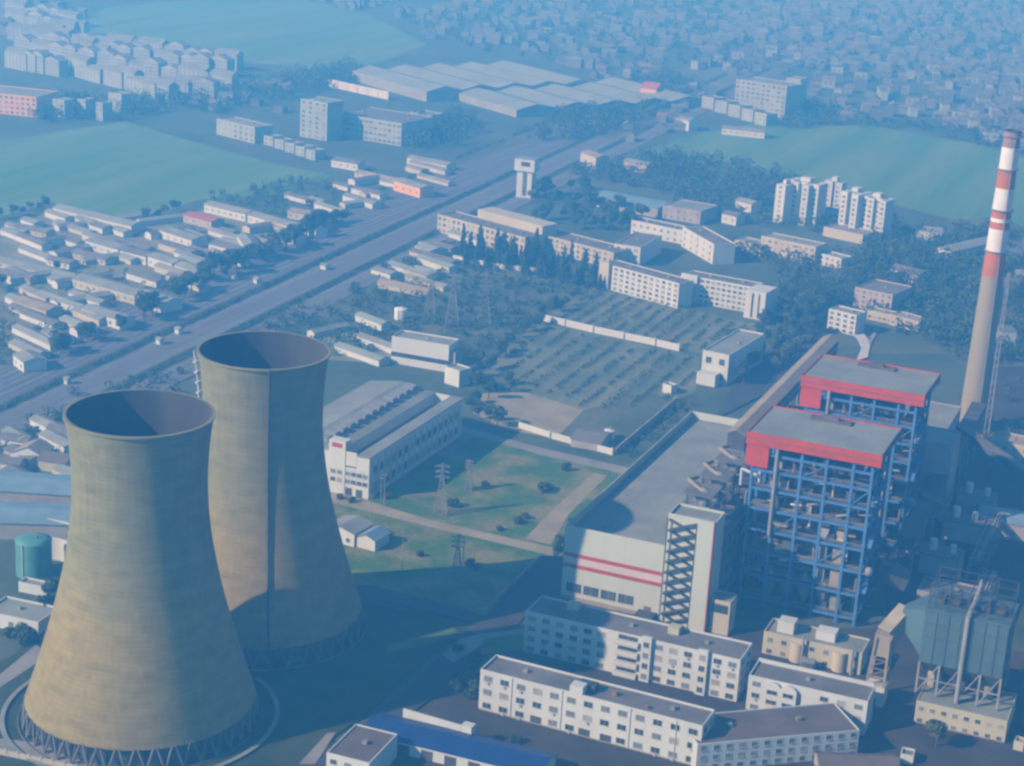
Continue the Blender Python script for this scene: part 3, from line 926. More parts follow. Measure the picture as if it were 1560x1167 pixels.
for zz in (11, 14.5, 18):
    b = MB(); b.bar((-0.8, -2.5, zz), (5, -2.5, zz), 0.4); b.bar((5, -2.5, zz), (5, 4.5, zz), 0.4); b.bar((-0.8, -2.5, zz - 3), (5, -2.5, zz), 0.35); b.build('brace', M['rust'], t)

# ------------------------------------------------------------------ chimney and mast
t = thing('chimney', 'tall tapering chimney with red and white bands above bare concrete', 'chimney', (-110.5, 899.5, 0))
CH = 152.0
def chr_(z): return 7.0 - 3.0 * (z / CH) ** 0.85
def bandp(name, z0, z1, mt, grow=0.0):
    mb = MB(); n = max(2, int((z1 - z0) / 4))
    mb.lathe([(chr_(z0 + (z1 - z0) * i / n) + grow, z0 + (z1 - z0) * i / n) for i in range(n + 1)], 48)
    return mb.build(name, M[mt], t, smooth=True)
bandp('shaft', 0, 80.5, 'chimney_concrete')
for z0, z1, k in ((80.5, 94.5, 'chimney_red'), (94.5, 107.5, 'chimney_white'), (107.5, 111.5, 'chimney_red'), (111.5, 113.5, 'chimney_white'), (113.5, 118.0, 'chimney_red'), (118.0, 129.5, 'chimney_white'), (129.5, 134.5, 'chimney_red')):
    pass
zz_ = [(80.5, 93.5, 'chimney_red'), (93.5, 104.5, 'chimney_white'), (104.5, 108.0, 'chimney_red'), (108.0, 109.8, 'chimney_white'), (109.8, 114.0, 'chimney_red'), (114.0, 124.5, 'chimney_white'), (124.5, 134.0, 'chimney_red'), (134.0, 144.5, 'chimney_white'), (144.5, 152.0, 'chimney_soot')]
for z0, z1, k in zz_: bandp('band', z0, z1, k)
for zz in (93.5, 114.0, 134.0, 150.0):
    b = MB(); r_ = chr_(zz)
    b.lathe([(r_ + 0.02, zz - 0.3), (r_ + 1.0, zz - 0.2), (r_ + 1.0, zz + 0.1), (r_ + 0.02, zz + 0.1)], 40); b.build('platform', M['steel_grey'], t)
b = MB(); b.lathe([(4.1, 152.0), (4.2, 152.6), (3.4, 152.6), (3.4, 146)], 40); b.lathe([(3.4, 147), (0.1, 147)], 40); b.build('mouth', M['casing'], t)
b = MB(); b.bar((7.1 * math.cos(R(-60)), 7.1 * math.sin(R(-60)), 1), (4.3 * math.cos(R(-60)), 4.3 * math.sin(R(-60)), 150), 0.35); b.build('ladder', M['steel_grey'], t)
t = thing('mast', 'thin pale lattice mast standing close to the right of the chimney', 'mast', (-102.5, 897, 0))
for (sx, sy) in ((-1, -1), (1, -1), (1, 1), (-1, 1)):
    b = MB(); b.bar((sx * 1.1, sy * 1.1, 0), (sx * 0.5, sy * 0.5, 84), 0.35); b.build('leg', M['steel_grey'], t)
b = MB()
for k in range(20):
    z0, z1 = k * 4.2, k * 4.2 + 4.2
    a_, c_ = 1.1 - 0.6 * z0 / 84, 1.1 - 0.6 * z1 / 84
    b.bar((-a_, -a_, z0), (c_, -c_, z1), 0.2); b.bar((a_, -a_, z0), (c_, c_, z1), 0.2); b.bar((-a_, a_, z0), (-c_, -c_, z1), 0.2)
b.build('bracing', M['steel_grey'], t)

sheet('path', [(1296, 508), (1310, 502), (1318, 513), (1326, 524), (1322, 546), (1304, 552), (1312, 532), (1306, 520)], M['concrete_bright'])
sheet('path', [(1322, 524), (1332, 502), (1340, 500), (1326, 528)], M['road_pale'])
# pipe racks in the shade between the boilers and the right edge
for k, (x, y, n) in enumerate(((-72, 620, 9), (-48, 640, 8), (-80, 705, 7))):
    t = thing('pipe_rack', ['dark pipe rack on low frames just behind the precipitator', 'dark pipe rack nearest the right edge behind the precipitator', 'dark pipe rack farther back between fan houses and coal yard'][k], 'pipe rack', (x, y, 0), 0, 'pipe racks in the dark yard')
    for i in range(n):
        b = MB(); b.bar((0, i * 9, 0), (0, i * 9, 9), 0.5); b.bar((6, i * 9, 0), (6, i * 9, 9), 0.5); b.bar((-0.3, i * 9, 8.8), (6.3, i * 9, 8.8), 0.5); b.bar((-0.3, i * 9, 6), (6.3, i * 9, 6), 0.4); b.build('frame', M['steel_grey'], t)
    for i in range(5):
        b = MB(); b.tube((0.6 + i * 1.2, -2, 9.5), (0.6 + i * 1.2, n * 9 - 6, 9.5), 0.3 + 0.12 * (i % 3), 8); b.build('pipe', M[('steel_grey', 'rust', 'tan_metal', 'steel_grey', 'casing')[i]], t)
t = thing('flue_duct', 'big dark flue duct running from the boilers towards the chimney', 'duct', (-104, 690, 0))
b = MB(); b.bar((0, 0, 16), (-2, 190, 18), 7.0, 6.0); b.build('duct', M['casing'], t)
for k in range(9):
    b = MB(); b.bar((-3, 6 + k * 22, 0), (-3, 6 + k * 22, 13), 0.7); b.bar((2.6, 6 + k * 22, 0), (2.6, 6 + k * 22, 13), 0.7); b.build('support', M['steel_grey'], t)
# ------------------------------------------------------------------ foreground offices
t, W, D = block('office_building', 'long white three-storey office nearest the camera with small box on roof edge', 'office', 0, 0, 15.5, 12.5, at=((-208.5, 505.8, 0), 77.5, R(-1.2)), floors=3, bays=13, ww=2.9, wh=1.9, side=2, wall='white_wall', band='tan_metal', skip={(0, 3), (0, 6), (0, 7)}, base=1.1)
for x in (20.8, 38.0, 45.5): door(t, x, 4.0, 3.6)
b = MB(); b.box(32, -0.12, 15.0, 36.5, 4, 18.0); b.build('roof_house', M['white_wall'], t)
b = MB(); b.box(33, 4.1, 14.9, 39, 8, 17.2); b.build('roof_house', M['dark_frame'], t)
for x in (11.7, 29.6, 53.4, 69.0):
    b = MB(); b.tube((x, -0.14, 0), (x, -0.14, 15.3), 0.13, 6); b.build('drain_pipe', M['window_frame'], t)
b = MB(); b.box(44, 6, 14.8, 46, 7, 16.4); b.box(57, 3, 14.8, 58, 4, 16); b.build('chimney', M['rust'], t)
b = MB(); b.box(16, -2.6, 0.0, 43, -0.07, 0.5); b.build('step', M['roof_pale'], t)

t, W, D = block('office_building', 'long four-storey office half in shade behind the white one', 'office', 0, 0, 16.6, 15.0, at=((-212.0, 553.4, 0), 79.0, R(0.0)), floors=4, bays=15, ww=2.7, wh=1.8, side=2, wall='white_wall', skip={(f, k) for f in range(4) for k in (6, 7, 8, 12)}, base=1.0, roof='roof_grey')
for f in range(4):                                       # bulging balcony bay in the middle
    b = MB(); b.box(34.5, -2.2, 1.2 + f * 4.0, 43.0, -0.02, 2.4 + f * 4.0); b.box(34.5, -2.0, 0.6 + f * 4.0, 43.0, -0.02, 0.9 + f * 4.0); b.build('balcony', M['white_wall'], t)
    put('window', window_mesh(7.0, 1.5), t, (38.7, -0.02, 2.4 + f * 4))
for x in (44.0, 64.3):
    b = MB(); b.box(x, -1.4, 0, x + 3.6, -0.02, 17.6); o = b.build('stair_bay', M['white_wall'], t)
    for f in range(4): put('window', window_mesh(1.9, 1.9), o, (x + 1.8, -1.42, 1.8 + f * 4))
b = MB(); b.box(12, 9, 15.9, 16, 13, 18.4); b.build('roof_house', M['cream_wall'], t)
b = MB(); b.box(50, 9, 15.9, 54, 13, 18.4); b.build('roof_house', M['cream_wall'], t)

t, W, D = block('office_building', 'short white three-storey office with arched bay, at the foot of the control building', 'office', 0, 0, 13.5, 13.0, at=((-128.8, 550.2, 0), 40.5, R(1.0)), floors=3, bays=7, ww=2.6, wh=1.6, side=0, wall='white_wall', skip={(2, 1), (2, 2), (1, 3), (2, 3)}, base=1.0)
b = MB()
b.box(6.0, -1.6, 0, 17, -0.02, 11.4)
for i in range(8):
    a0, a1 = math.pi * i / 8, math.pi * (i + 1) / 8
    for x0 in (6.0, 11.5):
        b.face([(x0 + 2.75 - 2.75 * math.cos(a0), -1.6, 11.4), (x0 + 2.75 - 2.75 * math.cos(a1), -1.6, 11.4), (x0 + 2.75 - 2.75 * math.cos(a1), -1.6, 11.4 + 1.8 * math.sin(a1)), (x0 + 2.75 - 2.75 * math.cos(a0), -1.6, 11.4 + 1.8 * math.sin(a0))])
        b.face([(x0 + 2.75 - 2.75 * math.cos(a0), -1.6, 11.4 + 1.8 * math.sin(a0)), (x0 + 2.75 - 2.75 * math.cos(a1), -1.6, 11.4 + 1.8 * math.sin(a1)), (x0 + 2.75 - 2.75 * math.cos(a1), -0.02, 11.4 + 1.8 * math.sin(a1)), (x0 + 2.75 - 2.75 * math.cos(a0), -0.02, 11.4 + 1.8 * math.sin(a0))])
ab = b.build('arched_bay', M['white_wall'], t)
for f in range(3):
    for x in (8.7, 14.2): put('window', window_mesh(3.4, 1.4), ab, (x, -1.62, 1.8 + f * 3.6))
b = MB(); b.box(0, 12.7, 13.4, 40, 13.4, 14.1); b.build('cornice', M['white_wall'], t)

t, W, D = block('office_building', 'building with its window wall in blue shade at the bottom edge', 'office', 0, 0, 10.5, 19.0, at=((-131.2, 501.0, 0), 56.0, R(38.4)), floors=3, bays=13, ww=1.7, wh=1.6, wall='white_wall', roof='roof_brown', base=1.1, parapet=0.35)
t, W, D = block('office_building', 'white corner block with brown flat roof at the bottom edge right of the cooling tower', 'office', 0, 0, 9.0, 20.5, at=((-232.0, 443.0, 0), 14.5, 0.03), floors=2, bays=3, ww=2.0, wh=1.5, wall='white_wall', roof='roof_brown', parapet=0.4)
t, W, D = barn('shed', 'long shed with bright blue sheet roof near the bottom edge', 'shed', 0, 0, 5.2, 14.0, at=((-231.0, 466.0, 0), 60.0, R(2.0)), rise=2.2, roof='roof_blue', wall='white_wall', bays=0)
for k in range(7):
    b = MB(); b.box(4 + k * 8, -0.08, 0.1, 8 + k * 8, 0, 4.0); b.build('opening', M['dark_frame'], t)
t = thing('boundary_wall', 'low white wall just behind the blue shed roof', 'wall', (-225.0, 482.0, 0), R(-3))
b = MB(); b.box(0, 0, 0, 21, 0.5, 7.6); b.build('panel', M['white_wall'], t)
b = MB(); b.box(21.2, -0.2, 0, 25, 3, 7.9); b.build('pier', M['white_wall'], t)
block('hut', 'small white hut at the lower right corner with a brown yard around it', 'hut', (1372, 1148), (1392, 1152), 4.0, 5.0, wall='white_wall', roof='roof_grey')
block('hut', 'small cream hut at the right end of the beige service building', 'hut', (1545, 1128), (1560, 1132), 4.0, 4.0, wall='cream_wall', roof='roof_tan')
barn('shed', 'low dark roofed shed at the bottom edge under the round tree', 'shed', (1250, 1168), (1370, 1172), 4.5, 9.0, roof='roof_brown', wall='grey_wall')
# a short wall of the tower compound
t = thing('boundary_wall', 'long cream wall along the bottom left edge in front of the nearer cooling tower', 'wall', gp(-10, 1150), 0)
A, B = gp(-10, 1150), gp(118, 1178); d = B - A
t.rotation_euler.z = math.atan2(d.y, d.x)
b = MB(); b.box(0, 0, 0, d.length, 0.5, 2.4); b.build('panel', M['cream_wall'], t)
for k in range(8):
    b = MB(); b.box(k * d.length / 7.2, -0.12, 0, k * d.length / 7.2 + 0.6, 0.62, 2.9); b.build('pier', M['cream_wall'], t)

ra = random.Random(8)
for o in [q for q in col.objects if q.get('category') == 'office'][:3]:
    ws = [c for c in o.children if c.name.startswith('window') and abs(c.rotation_euler.z) < 0.1]
    for c in ra.sample(ws, min(len(ws), 12)):
        b = MB(); b.box(-0.45, -0.55, -1.0, 0.45, -0.05, -0.3); b.build('air_conditioner', M['window_frame'], o, tuple(c.location))
# ------------------------------------------------------------------ left of the towers
def tank(name, label, x, y, r_, h, mt, cat='tank'):
    t = thing(name, label, cat, (x, y, 0))
    footprint((x - r_, y - r_, 0), 0, 2 * r_, 2 * r_)
    b = MB(); b.lathe([(r_, 0), (r_, h)], 40); b.build('shell', M[mt], t, smooth=True)
    b = MB(); b.lathe([(r_ + 0.15, h), (r_ + 0.15, h + 0.3), (r_ * 0.62, h + r_ * 0.16), (0.2, h + r_ * 0.22)], 40, close_top=True); b.build('roof', M[mt], t, smooth=True)
    b = MB(); b.bar((0, -r_ - 0.2, 0), (0, -r_ - 0.2, h + 0.6), 0.5, 0.2); b.build('ladder', M['metal_white'], t)
    b = MB(); b.tube((r_ * 0.2, 0, h + r_ * 0.15), (r_ * 0.2, 0, h + r_ * 0.15 + 1.4), 0.5, 10); b.build('vent', M['steel_grey'], t)
    return t
tank('storage_tank', 'round sea-green storage tank left of the nearer cooling tower', -401.5, 524.0, 6.7, 13.5, 'tank_green')
barn('shed', 'wide pale blue roofed shed at the left edge, upper of two', 'shed', (-40, 745), (112, 755), 7, 22, roof='roof_sky', wall='grey_wall', rise=2.0)
barn('shed', 'wide pale blue roofed shed at the left edge, lower of two, above the green tank', 'shed', (-40, 795), (110, 800), 7, 22, roof='roof_sky', wall='grey_wall', rise=2.0)
block('building', 'white two-storey building behind the green tank, touching the nearer cooling tower', 'building', (72, 790), (122, 800), 8, 10, floors=2, bays=4, ww=1.6, wh=1.4, roof='roof_pale')
barn('house', 'house with tan roof and white gable left of the nearer cooling tower rim', 'house', (20, 688), (62, 694), 6, 12, roof='roof_tan', wall='white_wall', along='y', rise=3)
barn('house', 'house with dark roof close left of the nearer cooling tower rim', 'house', (58, 700), (100, 706), 5, 10, roof='roof_brown', wall='cream_wall', rise=2.5)
block('building', 'small flat white building at the far left edge below the green tank', 'building', (-25, 930), (58, 948), 5.5, 14, floors=1, bays=3, ww=1.8, wh=1.8, roof='roof_pale')
block('hut', 'narrow white hut just under the green tank', 'hut', (28, 886), (75, 896), 4, 5, roof='roof_pale')
t = thing('boundary_wall', 'curved white wall beside the green tank', 'wall', (-398, 531, 0))
b = MB()
for k in range(14):
    a0, a1 = R(20 + k * 9), R(29 + k * 9)
    r1 = 11.5
    b.bar((r1 * math.cos(a0) - 2, r1 * math.sin(a0) - 4, 4.6), (r1 * math.cos(a1) - 2, r1 * math.sin(a1) - 4, 4.6), 0.5, 9.2)
b.build('panel', M['white_wall'], t)
for (a, b_, lab, z) in (((0, 668), (40, 674), 'low grey roofed shed beside the path at the left edge', 4), ((70, 655), (105, 660), 'small pale hut on the slope left of the tower rim', 4), ((0, 705), (28, 709), 'small dark roofed hut at the left edge', 4)):
    barn('shed', lab, 'shed', a, b_, z, 8, roof='roof_grey', wall='white_wall')

# ------------------------------------------------------------------ workshop hall between towers and green
WX0, WX1, WY0, WY1 = -389.0, -327.0, 656.0, 752.0
t = thing('workshop_hall', 'large workshop hall with ribbed grey roof behind the farther cooling tower', 'hall', (-375.0, 656.0, 0))
footprint((-375, 656, 0), 0, 48, 96)
b = MB(); b.box(0, 0.5, 0, 33, 95, 19.0, 0, top=False); b.build('wall', M['white_wall'], t)
b = MB(); gable(b, 33, 94.4, 0.6, 3.2, 0, 0, along='y', over=0.6); put('roof', b.mesh('roof', M['roof_pale']), t, (0, 0.5, 19.0))
for k in range(13):
    b = MB(); yy = 4 + k * 7
    b.box(20.5, yy, 21.0, 25.5, yy + 4.4, 23.0); b.box(20.2, yy - 0.2, 23.0, 25.8, yy + 4.6, 23.3); b.build('skylight', M['steel_grey'], t)
b = MB(); b.box(33.05, 0, 0, 48, 96, 13.4, top=False); b.box(42.0, 0, 13.4, 48, 96, 18.98, top=False, bottom=False); b.build('wall', M['white_wall'], t)
b = MB(); b.box(33.1, 0.3, 13.5, 41.9, 95.6, 14.0); b.build('roof', M['roof_grey'], t)
b = MB(); b.box(41.92, -0.2, 19.0, 48.3, 96.2, 19.6); b.build('roof', M['roof_pale'], t)
b = MB(); b.box(33.4, -0.02, 14.02, 41.9, 0.33, 20.4); b.build('parapet', M['white_wall'], t)
b = MB(); b.box(33.4, 95.6, 14.02, 41.9, 96.0, 19.6); b.build('parapet', M['white_wall'], t)
b = MB(); b.box(28.5, -0.3, 0, 36.5, 5, 24.5); st = b.build('stair_block', M['white_wall'], t)
b = MB(); b.box(30, -0.36, 21.5, 35, -0.31, 23.5); b.build('sign_band', M['red_stripe'], st)
for zz in (12.6, 9.0):
    b = MB(); b.box(29, -0.42, zz - 0.2, 46, -0.05, zz); b.build('ledge', M['white_wall'], t)
for f, zz in enumerate((9.6, 6.0)):
    for k in range(4): put('window', window_mesh(2.2, 1.7), t, (37.8 + k * 2.8, 0, zz))
    for k in range(2): put('window', window_mesh(2.2, 1.7), st, (30.8 + k * 3.2, -0.3, zz))
for x in (38.5, 43.5): door(t, x, 3.2, 4.0)
for k in range(15):
    window(t, 6 + k * 6, 10.5, 3.0, 3.6, 'right', 48, 96); window(t, 6 + k * 6, 3.0, 3.0, 3.6, 'right', 48, 96)
for k in range(16):
    b = MB(); b.bar((48.25, 3 + k * 6, 0), (48.25, 3 + k * 6, 16.8), 0.5); b.build('pilaster', M['white_wall'], t)
t, W, D = block('building', 'white building with long windowless upper wall behind the workshop hall roof', 'building', 0, 0, 15, 14, at=((-408.0, 840.0, 0), 33, R(2)), wall='white_wall', roof='roof_pale')
b = MB(); b.box(-0.05, -0.06, 4.0, 33.05, 0, 6.5); b.build('window_band', M['glass'], t)
b = MB(); b.box(33, 2, 0, 36, 12, 11); b.build('wing', M['grey_wall'], t)
block('hut', 'white-walled hut leaning between the workshop hall roof and the long windowless building', 'hut', (678, 558), (700, 565), 9, 9, roof='roof_pale')
# small pump house at the tower's foot
t, W, D = barn('pump_house', 'white pump house with twin pale roofs right of the farther cooling tower', 'pump house', 0, 0, 6.0, 14, at=((-322, 608, 0), 14, R(-5)), roof='roof_pale', rise=1.8, along='y')
b = MB(); gable(b, 9, 11, 5.0, 6.8, 0, 1, along='y'); wg = b.mesh('wing', [M['white_wall'], M['roof_sky']]); put('wing', wg, t, (14.2, 1, 0))
for x in (3, 7, 11): window(t, x, 2.0, 1.6, 1.6)
door(t, 1.2, 1.4, 2.4)

# ------------------------------------------------------------------ middle distance: offices behind the plant
OG = 'pale office and school blocks behind the plant'
t, W, D = block('office_building', 'white five-storey block with plain end tower, left of two standing side by side', 'office', (917, 400), (1035, 432), 16, 14, floors=5, bays=13, ww=2.4, wh=1.5, wall='white_wall', group=OG, parapet=0.5)
b = MB(); b.box(0, -2.5, 0, 8, -0.02, 17.5); b.build('stair_bay', M['cream_wall'], t)
t, W, D = block('office_building', 'white five-storey block with projecting white stair tower at its right end', 'office', (1042, 418), (1150, 438), 16.5, 14, floors=5, bays=13, ww=2.2, wh=1.5, wall='white_wall', group=OG, parapet=0.5)
b = MB(); b.box(W - 1, -12, 0, W + 12, 6, 17.5); wg = b.build('wing', M['white_wall'], t)
b = MB(); b.box(W + 3.2, -12.08, 1, W + 4.6, -12.01, 16); b.box(W + 7.5, -12.08, 1, W + 8.6, -12.01, 16); b.build('window_strip', M['glass'], wg)
b = MB(); b.box(-1, -2.2, 0, 10, -0.02, 17.5); b.build('stair_bay', M['white_wall'], t)
t, W, D = block('office_building', 'long cream block behind dark conifers, with a raised rear roof', 'office', (667, 326), (800, 362), 13, 18, floors=3, bays=18, ww=2.2, wh=2.0, wall='cream_wall', group=OG)
b = MB(); b.box(20, 19, 0, W - 2, 34, 18); b.build('rear_wing', M['cream_wall'], t)
t, W, D = block('office_building', 'long cream block behind dark conifers, between two other pale blocks', 'office', (806, 352), (935, 385), 11, 20, floors=3, bays=16, ww=2.0, wh=1.8, wall='cream_wall', group=OG)
t, W, D = block('office_building', 'small bright white block at the right end of the long cream blocks', 'office', (936, 371), (976, 377), 13, 45, floors=3, bays=3, ww=2.4, wh=1.8, wall='white_wall', group=OG)
t, W, D = block('office_building', 'white angled block with a tall right end, behind the small bright white block', 'office', (962, 335), (1045, 352), 10, 14, floors=2, bays=8, wall='white_wall', group=OG)
block('office_building', 'short white block with shaded right side beside the blue roofed shed', 'office', (1040, 345), (1088, 372), 14, 16, floors=3, bays=5, wall='white_wall', group=OG)
t, W, D = barn('shed', 'light blue roofed shed among dark trees behind the cream blocks', 'shed', (893, 298), (1002, 318), 7, 28, roof='roof_sky', wall='grey_wall', rise=1.5)
block('office_building', 'flat grey roofed block behind the white angled block', 'office', (1010, 312), (1068, 322), 10, 30, wall='grey_wall', roof='roof_pale', floors=2, bays=6, group=OG)
t = thing('water_tower', 'white tower with wide overhanging head standing beside the railway', 'tower', gp(797, 302), R(4))
b = MB(); b.box(-6, 0, 0, 6, 11, 21); b.build('shaft', M['white_wall'], t)
b = MB(); b.box(-8, -1.5, 21.01, 8, 12.5, 30); hd = b.build('head', M['white_wall'], t)
b = MB(); b.box(-2.5, -1.58, 25, 4.5, -1.51, 28.4); b.build('window', M['glass'], hd)
b = MB(); b.box(-1.2, -0.06, 2, 2.2, -0.01, 20); b.build('window_strip', M['casing'], t)
b = MB(); b.box(-7.6, -1.1, 30.01, 7.6, 12.1, 30.3); b.build('roof', M['roof_pale'], t)

# apartment towers
AG = 'pale apartment towers by the green field'
def apartment(label, a, b_, z, depth, notches, group=AG):
    loc, W, rz = line(a, b_, z)
    t = thing('apartment_tower', label, 'apartment tower', loc, rz, group)
    footprint(loc, rz, W, depth)
    n = len(notches)
    x = 0
    mb = MB()
    for k, dy in enumerate(notches):
        x0, x1 = W * k / n, W * (k + 1) / n
        mb.box(x0 + 0.003 * k, dy, 0, x1, depth, z - (0.6 if k % 2 else 0.0), 0)
    mb.build('wall', M['white_wall'], t)
    for k, dy in enumerate(notches):
        x0, x1 = W * k / n, W * (k + 1) / n
        for f in range(int(z / 3.6)):
            put('window', window_mesh(min(2.2, W / n * 0.5), 1.5), t, ((x0 + x1) / 2, dy, 1.2 + f * 3.6))
    b = MB(); b.box(W * 0.35, depth * 0.3, z, W * 0.65, depth * 0.7, z + 3.2); b.build('lift_house', M['white_wall'], t)
    b = MB(); b.box(W * 0.1, depth * 0.1 + 3, z + 0.02, W * 0.9, depth * 0.28 + 3, z + 0.2); b.build('roof', M['roof_pale'], t)
    return t
apartment('leftmost slim section of the pale apartment towers beside the green field', (1183, 280), (1197, 283), 29, 15, [0])
apartment('broad left apartment tower with recessed strips, beside the slim section', (1198, 274), (1246, 283), 31, 16, [3, 0, 3, -4, 2])
apartment('apartment tower with a dark recess, left half of the right-hand pair', (1282, 291), (1311, 297), 31, 17, [0, 5, -3])
apartment('stepped pale apartment tower at the right end of the four', (1312, 299), (1350, 306), 30, 15, [3, 1, 4, 0])
apartment('small pale tower seen in the gap behind the four apartment towers', (1256, 275), (1282, 279), 24, 12, [0, 2])
block('podium', 'low white link building between the apartment towers', 'building', (1246, 318), (1284, 326), 9, 14, floors=2, bays=5, wall='white_wall')
MG = 'cream houses among the woods right of the plant'
block('building', 'low cream wing at the left end of the cream block below the apartment towers', 'building', (1119, 364), (1160, 374), 8, 14, floors=2, bays=5, wall='cream_wall', roof='roof_pale', group=MG)
block('building', 'main cream three-storey block below the apartment towers', 'building', (1160, 359), (1243, 376), 13, 16, floors=3, bays=9, wall='cream_wall', roof='roof_pale', group=MG)
block('building', 'low white wing at the right end of the cream block below the apartment towers', 'building', (1240, 383), (1282, 394), 8, 12, floors=2, bays=5, wall='white_wall', roof='roof_pale', group=MG)
block('building', 'flat roofed hall right behind the cream block, at the foot of the apartment towers', 'building', (1255, 345), (1315, 358), 7, 20, wall='cream_wall', roof='roof_pale', group=MG)
block('building', 'pinkish four-storey block among trees left of the chimney', 'building', (1303, 437), (1360, 449), 13, 30, floors=4, bays=6, wall='pink_wall', roof='roof_grey', group=MG)
block('building', 'white block with dark windows in front of the pinkish four-storey block', 'building', (1263, 470), (1305, 480), 13, 12, floors=4, bays=4, ww=2.2, wall='white_wall', roof='roof_pale', group=MG)
block('building', 'low cream wing right of the white block with dark windows', 'building', (1322, 472), (1360, 480), 6, 10, floors=1, bays=5, wall='cream_wall', roof='roof_pale', group=MG)
block('building', 'low pink-grey building between the trees and the chimney', 'building', (1356, 478), (1400, 490), 7, 12, floors=1, bays=5, wall='pink_wall', roof='roof_pale', group=MG)
barn('house', 'white-walled house with grey roof above the pinkish block', 'house', (1354, 408), (1398, 420), 6, 16, roof='roof_grey', wall='white_wall', group=MG)
barn('shed', 'long pale roofed shed pointing towards the camera left of the chimney bands', 'shed', (1425, 378), (1450, 384), 6, 70, roof='roof_pale', wall='white_wall', along='y', group=MG)
barn('shed', 'white walled shed at the far end of the long pale roof by the chimney bands', 'shed', (1395, 350), (1435, 354), 7, 14, roof='roof_pale', wall='white_wall', group=MG)
block('building', 'flat grey roofed plant building behind the farther boiler house, upper of two', 'building', 0, 0, 30, 40, at=((-135, 800, 0), 26, 0), wall='grey_wall', roof='roof_pale')
block('building', 'flat grey roofed plant building behind the farther boiler house, lower of two', 'building', 0, 0, 34, 22, at=((-128, 768, 0), 27, 0), wall='grey_wall', roof='roof_pale')
t, W, D = block('building', 'white tall-fronted building with a long pale roof beside the orchard wall', 'building', (1071, 533), (1111, 541), 17, 52, floors=2, bays=2, ww=3.0, wh=3.2, wall='white_wall', roof='roof_pale')
b = MB(); b.box(0.5, -7, 0, 11, -0.05, 6.5); b.build('porch', M['white_wall'], t)
block('hut', 'small white hut standing alone in the orchard', 'hut', (1010, 584), (1023, 588), 5, 5, wall='white_wall', roof='roof_pale')
tank('storage_tank', 'small bright white tank in the scrub behind the workshop hall', *gp(611, 486)[:2], 4.0, 6.0, 'metal_white')
def wall_run(label, pts, h, mt, gap=None):
    t = thing('boundary_wall', label, 'wall', gp(*pts[0]))
    o = t.location.copy()
    for k in range(len(pts) - 1):
        A, B = gp(*pts[k]) - o, gp(*pts[k + 1]) - o
        n = max(1, int((B - A).length / 14))
        for i in range(n):
            p_, q_ = A + (B - A) * (i / n), A + (B - A) * ((i + 0.94) / n)
            if gap and (i + k) % gap == gap - 1: continue
            b = MB(); b.bar((p_.x, p_.y, h / 2), (q_.x, q_.y, h / 2), 0.5, h); b.build('panel', M[mt], t)
            b = MB(); b.box(q_.x - 0.4, q_.y - 0.4, 0, q_.x + 0.4, q_.y + 0.4, h + 0.5); b.build('pier', M[mt], t)
    return t
wall_run('long white wall with gaps dividing the two orchards', [(820, 487), (905, 507), (1000, 527), (1072, 544)], 4.0, 'white_wall', 4)
wall_run('white fence wall at the near side of the fenced yard left of the turbine hall', [(790, 652), (840, 668), (935, 694)], 3.2, 'white_wall')
wall_run('grey wall running back from the fenced yard beside the turbine hall', [(938, 693), (1030, 615)], 3.5, 'grey_wall')
wall_run('pale wall between the conifers and the scrub', [(690, 395), (760, 409), (905, 425)], 3.0, 'white_wall', 5)
wall_run('dark hedge-side wall along the meadow edge by the plant road', [(735, 938), (826, 850)], 2.0, 'grey_wall')
barn('shed', 'low grey shed inside the fenced yard left of the turbine hall', 'shed', (870, 668), (915, 676), 4, 18, roof='roof_grey', wall='grey_wall')
tank('storage_tank', 'small white tank at the corner of the fenced yard', *gp(928, 668)[:2], 2.5, 4.0, 'metal_white')
barn('shed', 'white sided shed in the scrub left of the dark conifers', 'shed', (628, 410), (660, 417), 4, 8, roof='roof_pale', wall='white_wall')
barn('shed', 'long tan roofed shed in the scrub left of the dark conifers', 'shed', (575, 430), (650, 446), 3.5, 8, roof='roof_tan', wall='cream_wall')
barn('shed', 'white shed at the left end of the cream blocks', 'shed', (632, 375), (655, 383), 5, 14, roof='roof_pale', wall='white_wall')
barn('shed', 'pale shed beside the road in front of the cream blocks', 'shed', (655, 372), (686, 380), 5, 9, roof='roof_grey', wall='white_wall')
# right edge, dark yard between boilers and precipitator
barn('shed', 'long grey-blue roofed shed at the right edge in the dark coal yard', 'shed', (1490, 790), (1580, 805), 8, 18, roof='roof_sky', wall='grey_wall')
t = thing('conveyor', 'dark inclined conveyor crossing the coal yard towards the boilers', 'conveyor', (0, 0, 0))
A, B = gp(1420, 705), gp(1600, 775); t.location = (A.x, A.y, 0); B = B - A
b = MB(); b.bar((0, 0, 24), (B.x, B.y, 8), 4, 3.5); b.build('gallery', M['casing'], t)
b = MB(); b.bar((0, 0, 26.0), (B.x, B.y, 10.0), 4.6, 0.3); b.build('roof', M['roof_grey'], t)
for k in range(5):
    b = MB(); f = 0.1 + k * 0.2; b.bar((B.x * f - 1.5, B.y * f, 0), (B.x * f, B.y * f, 22.5 - 16 * f), 0.6); b.bar((B.x * f + 1.5, B.y * f, 0), (B.x * f, B.y * f, 22.5 - 16 * f), 0.6); b.build('trestle', M['dark_frame'], t)
block('building', 'low grey building in boiler shade between the boiler house and the coal yard', 'building', 0, 0, 12, 16, at=((-92, 655, 0), 22, 0), wall='grey_wall', roof='roof_grey', floors=2, bays=5)
block('building', 'low building with tan roof at the chimney foot', 'building', 0, 0, 9, 16, at=((-96, 862, 0), 24, 0), wall='cream_wall', roof='roof_tan', floors=2, bays=5)
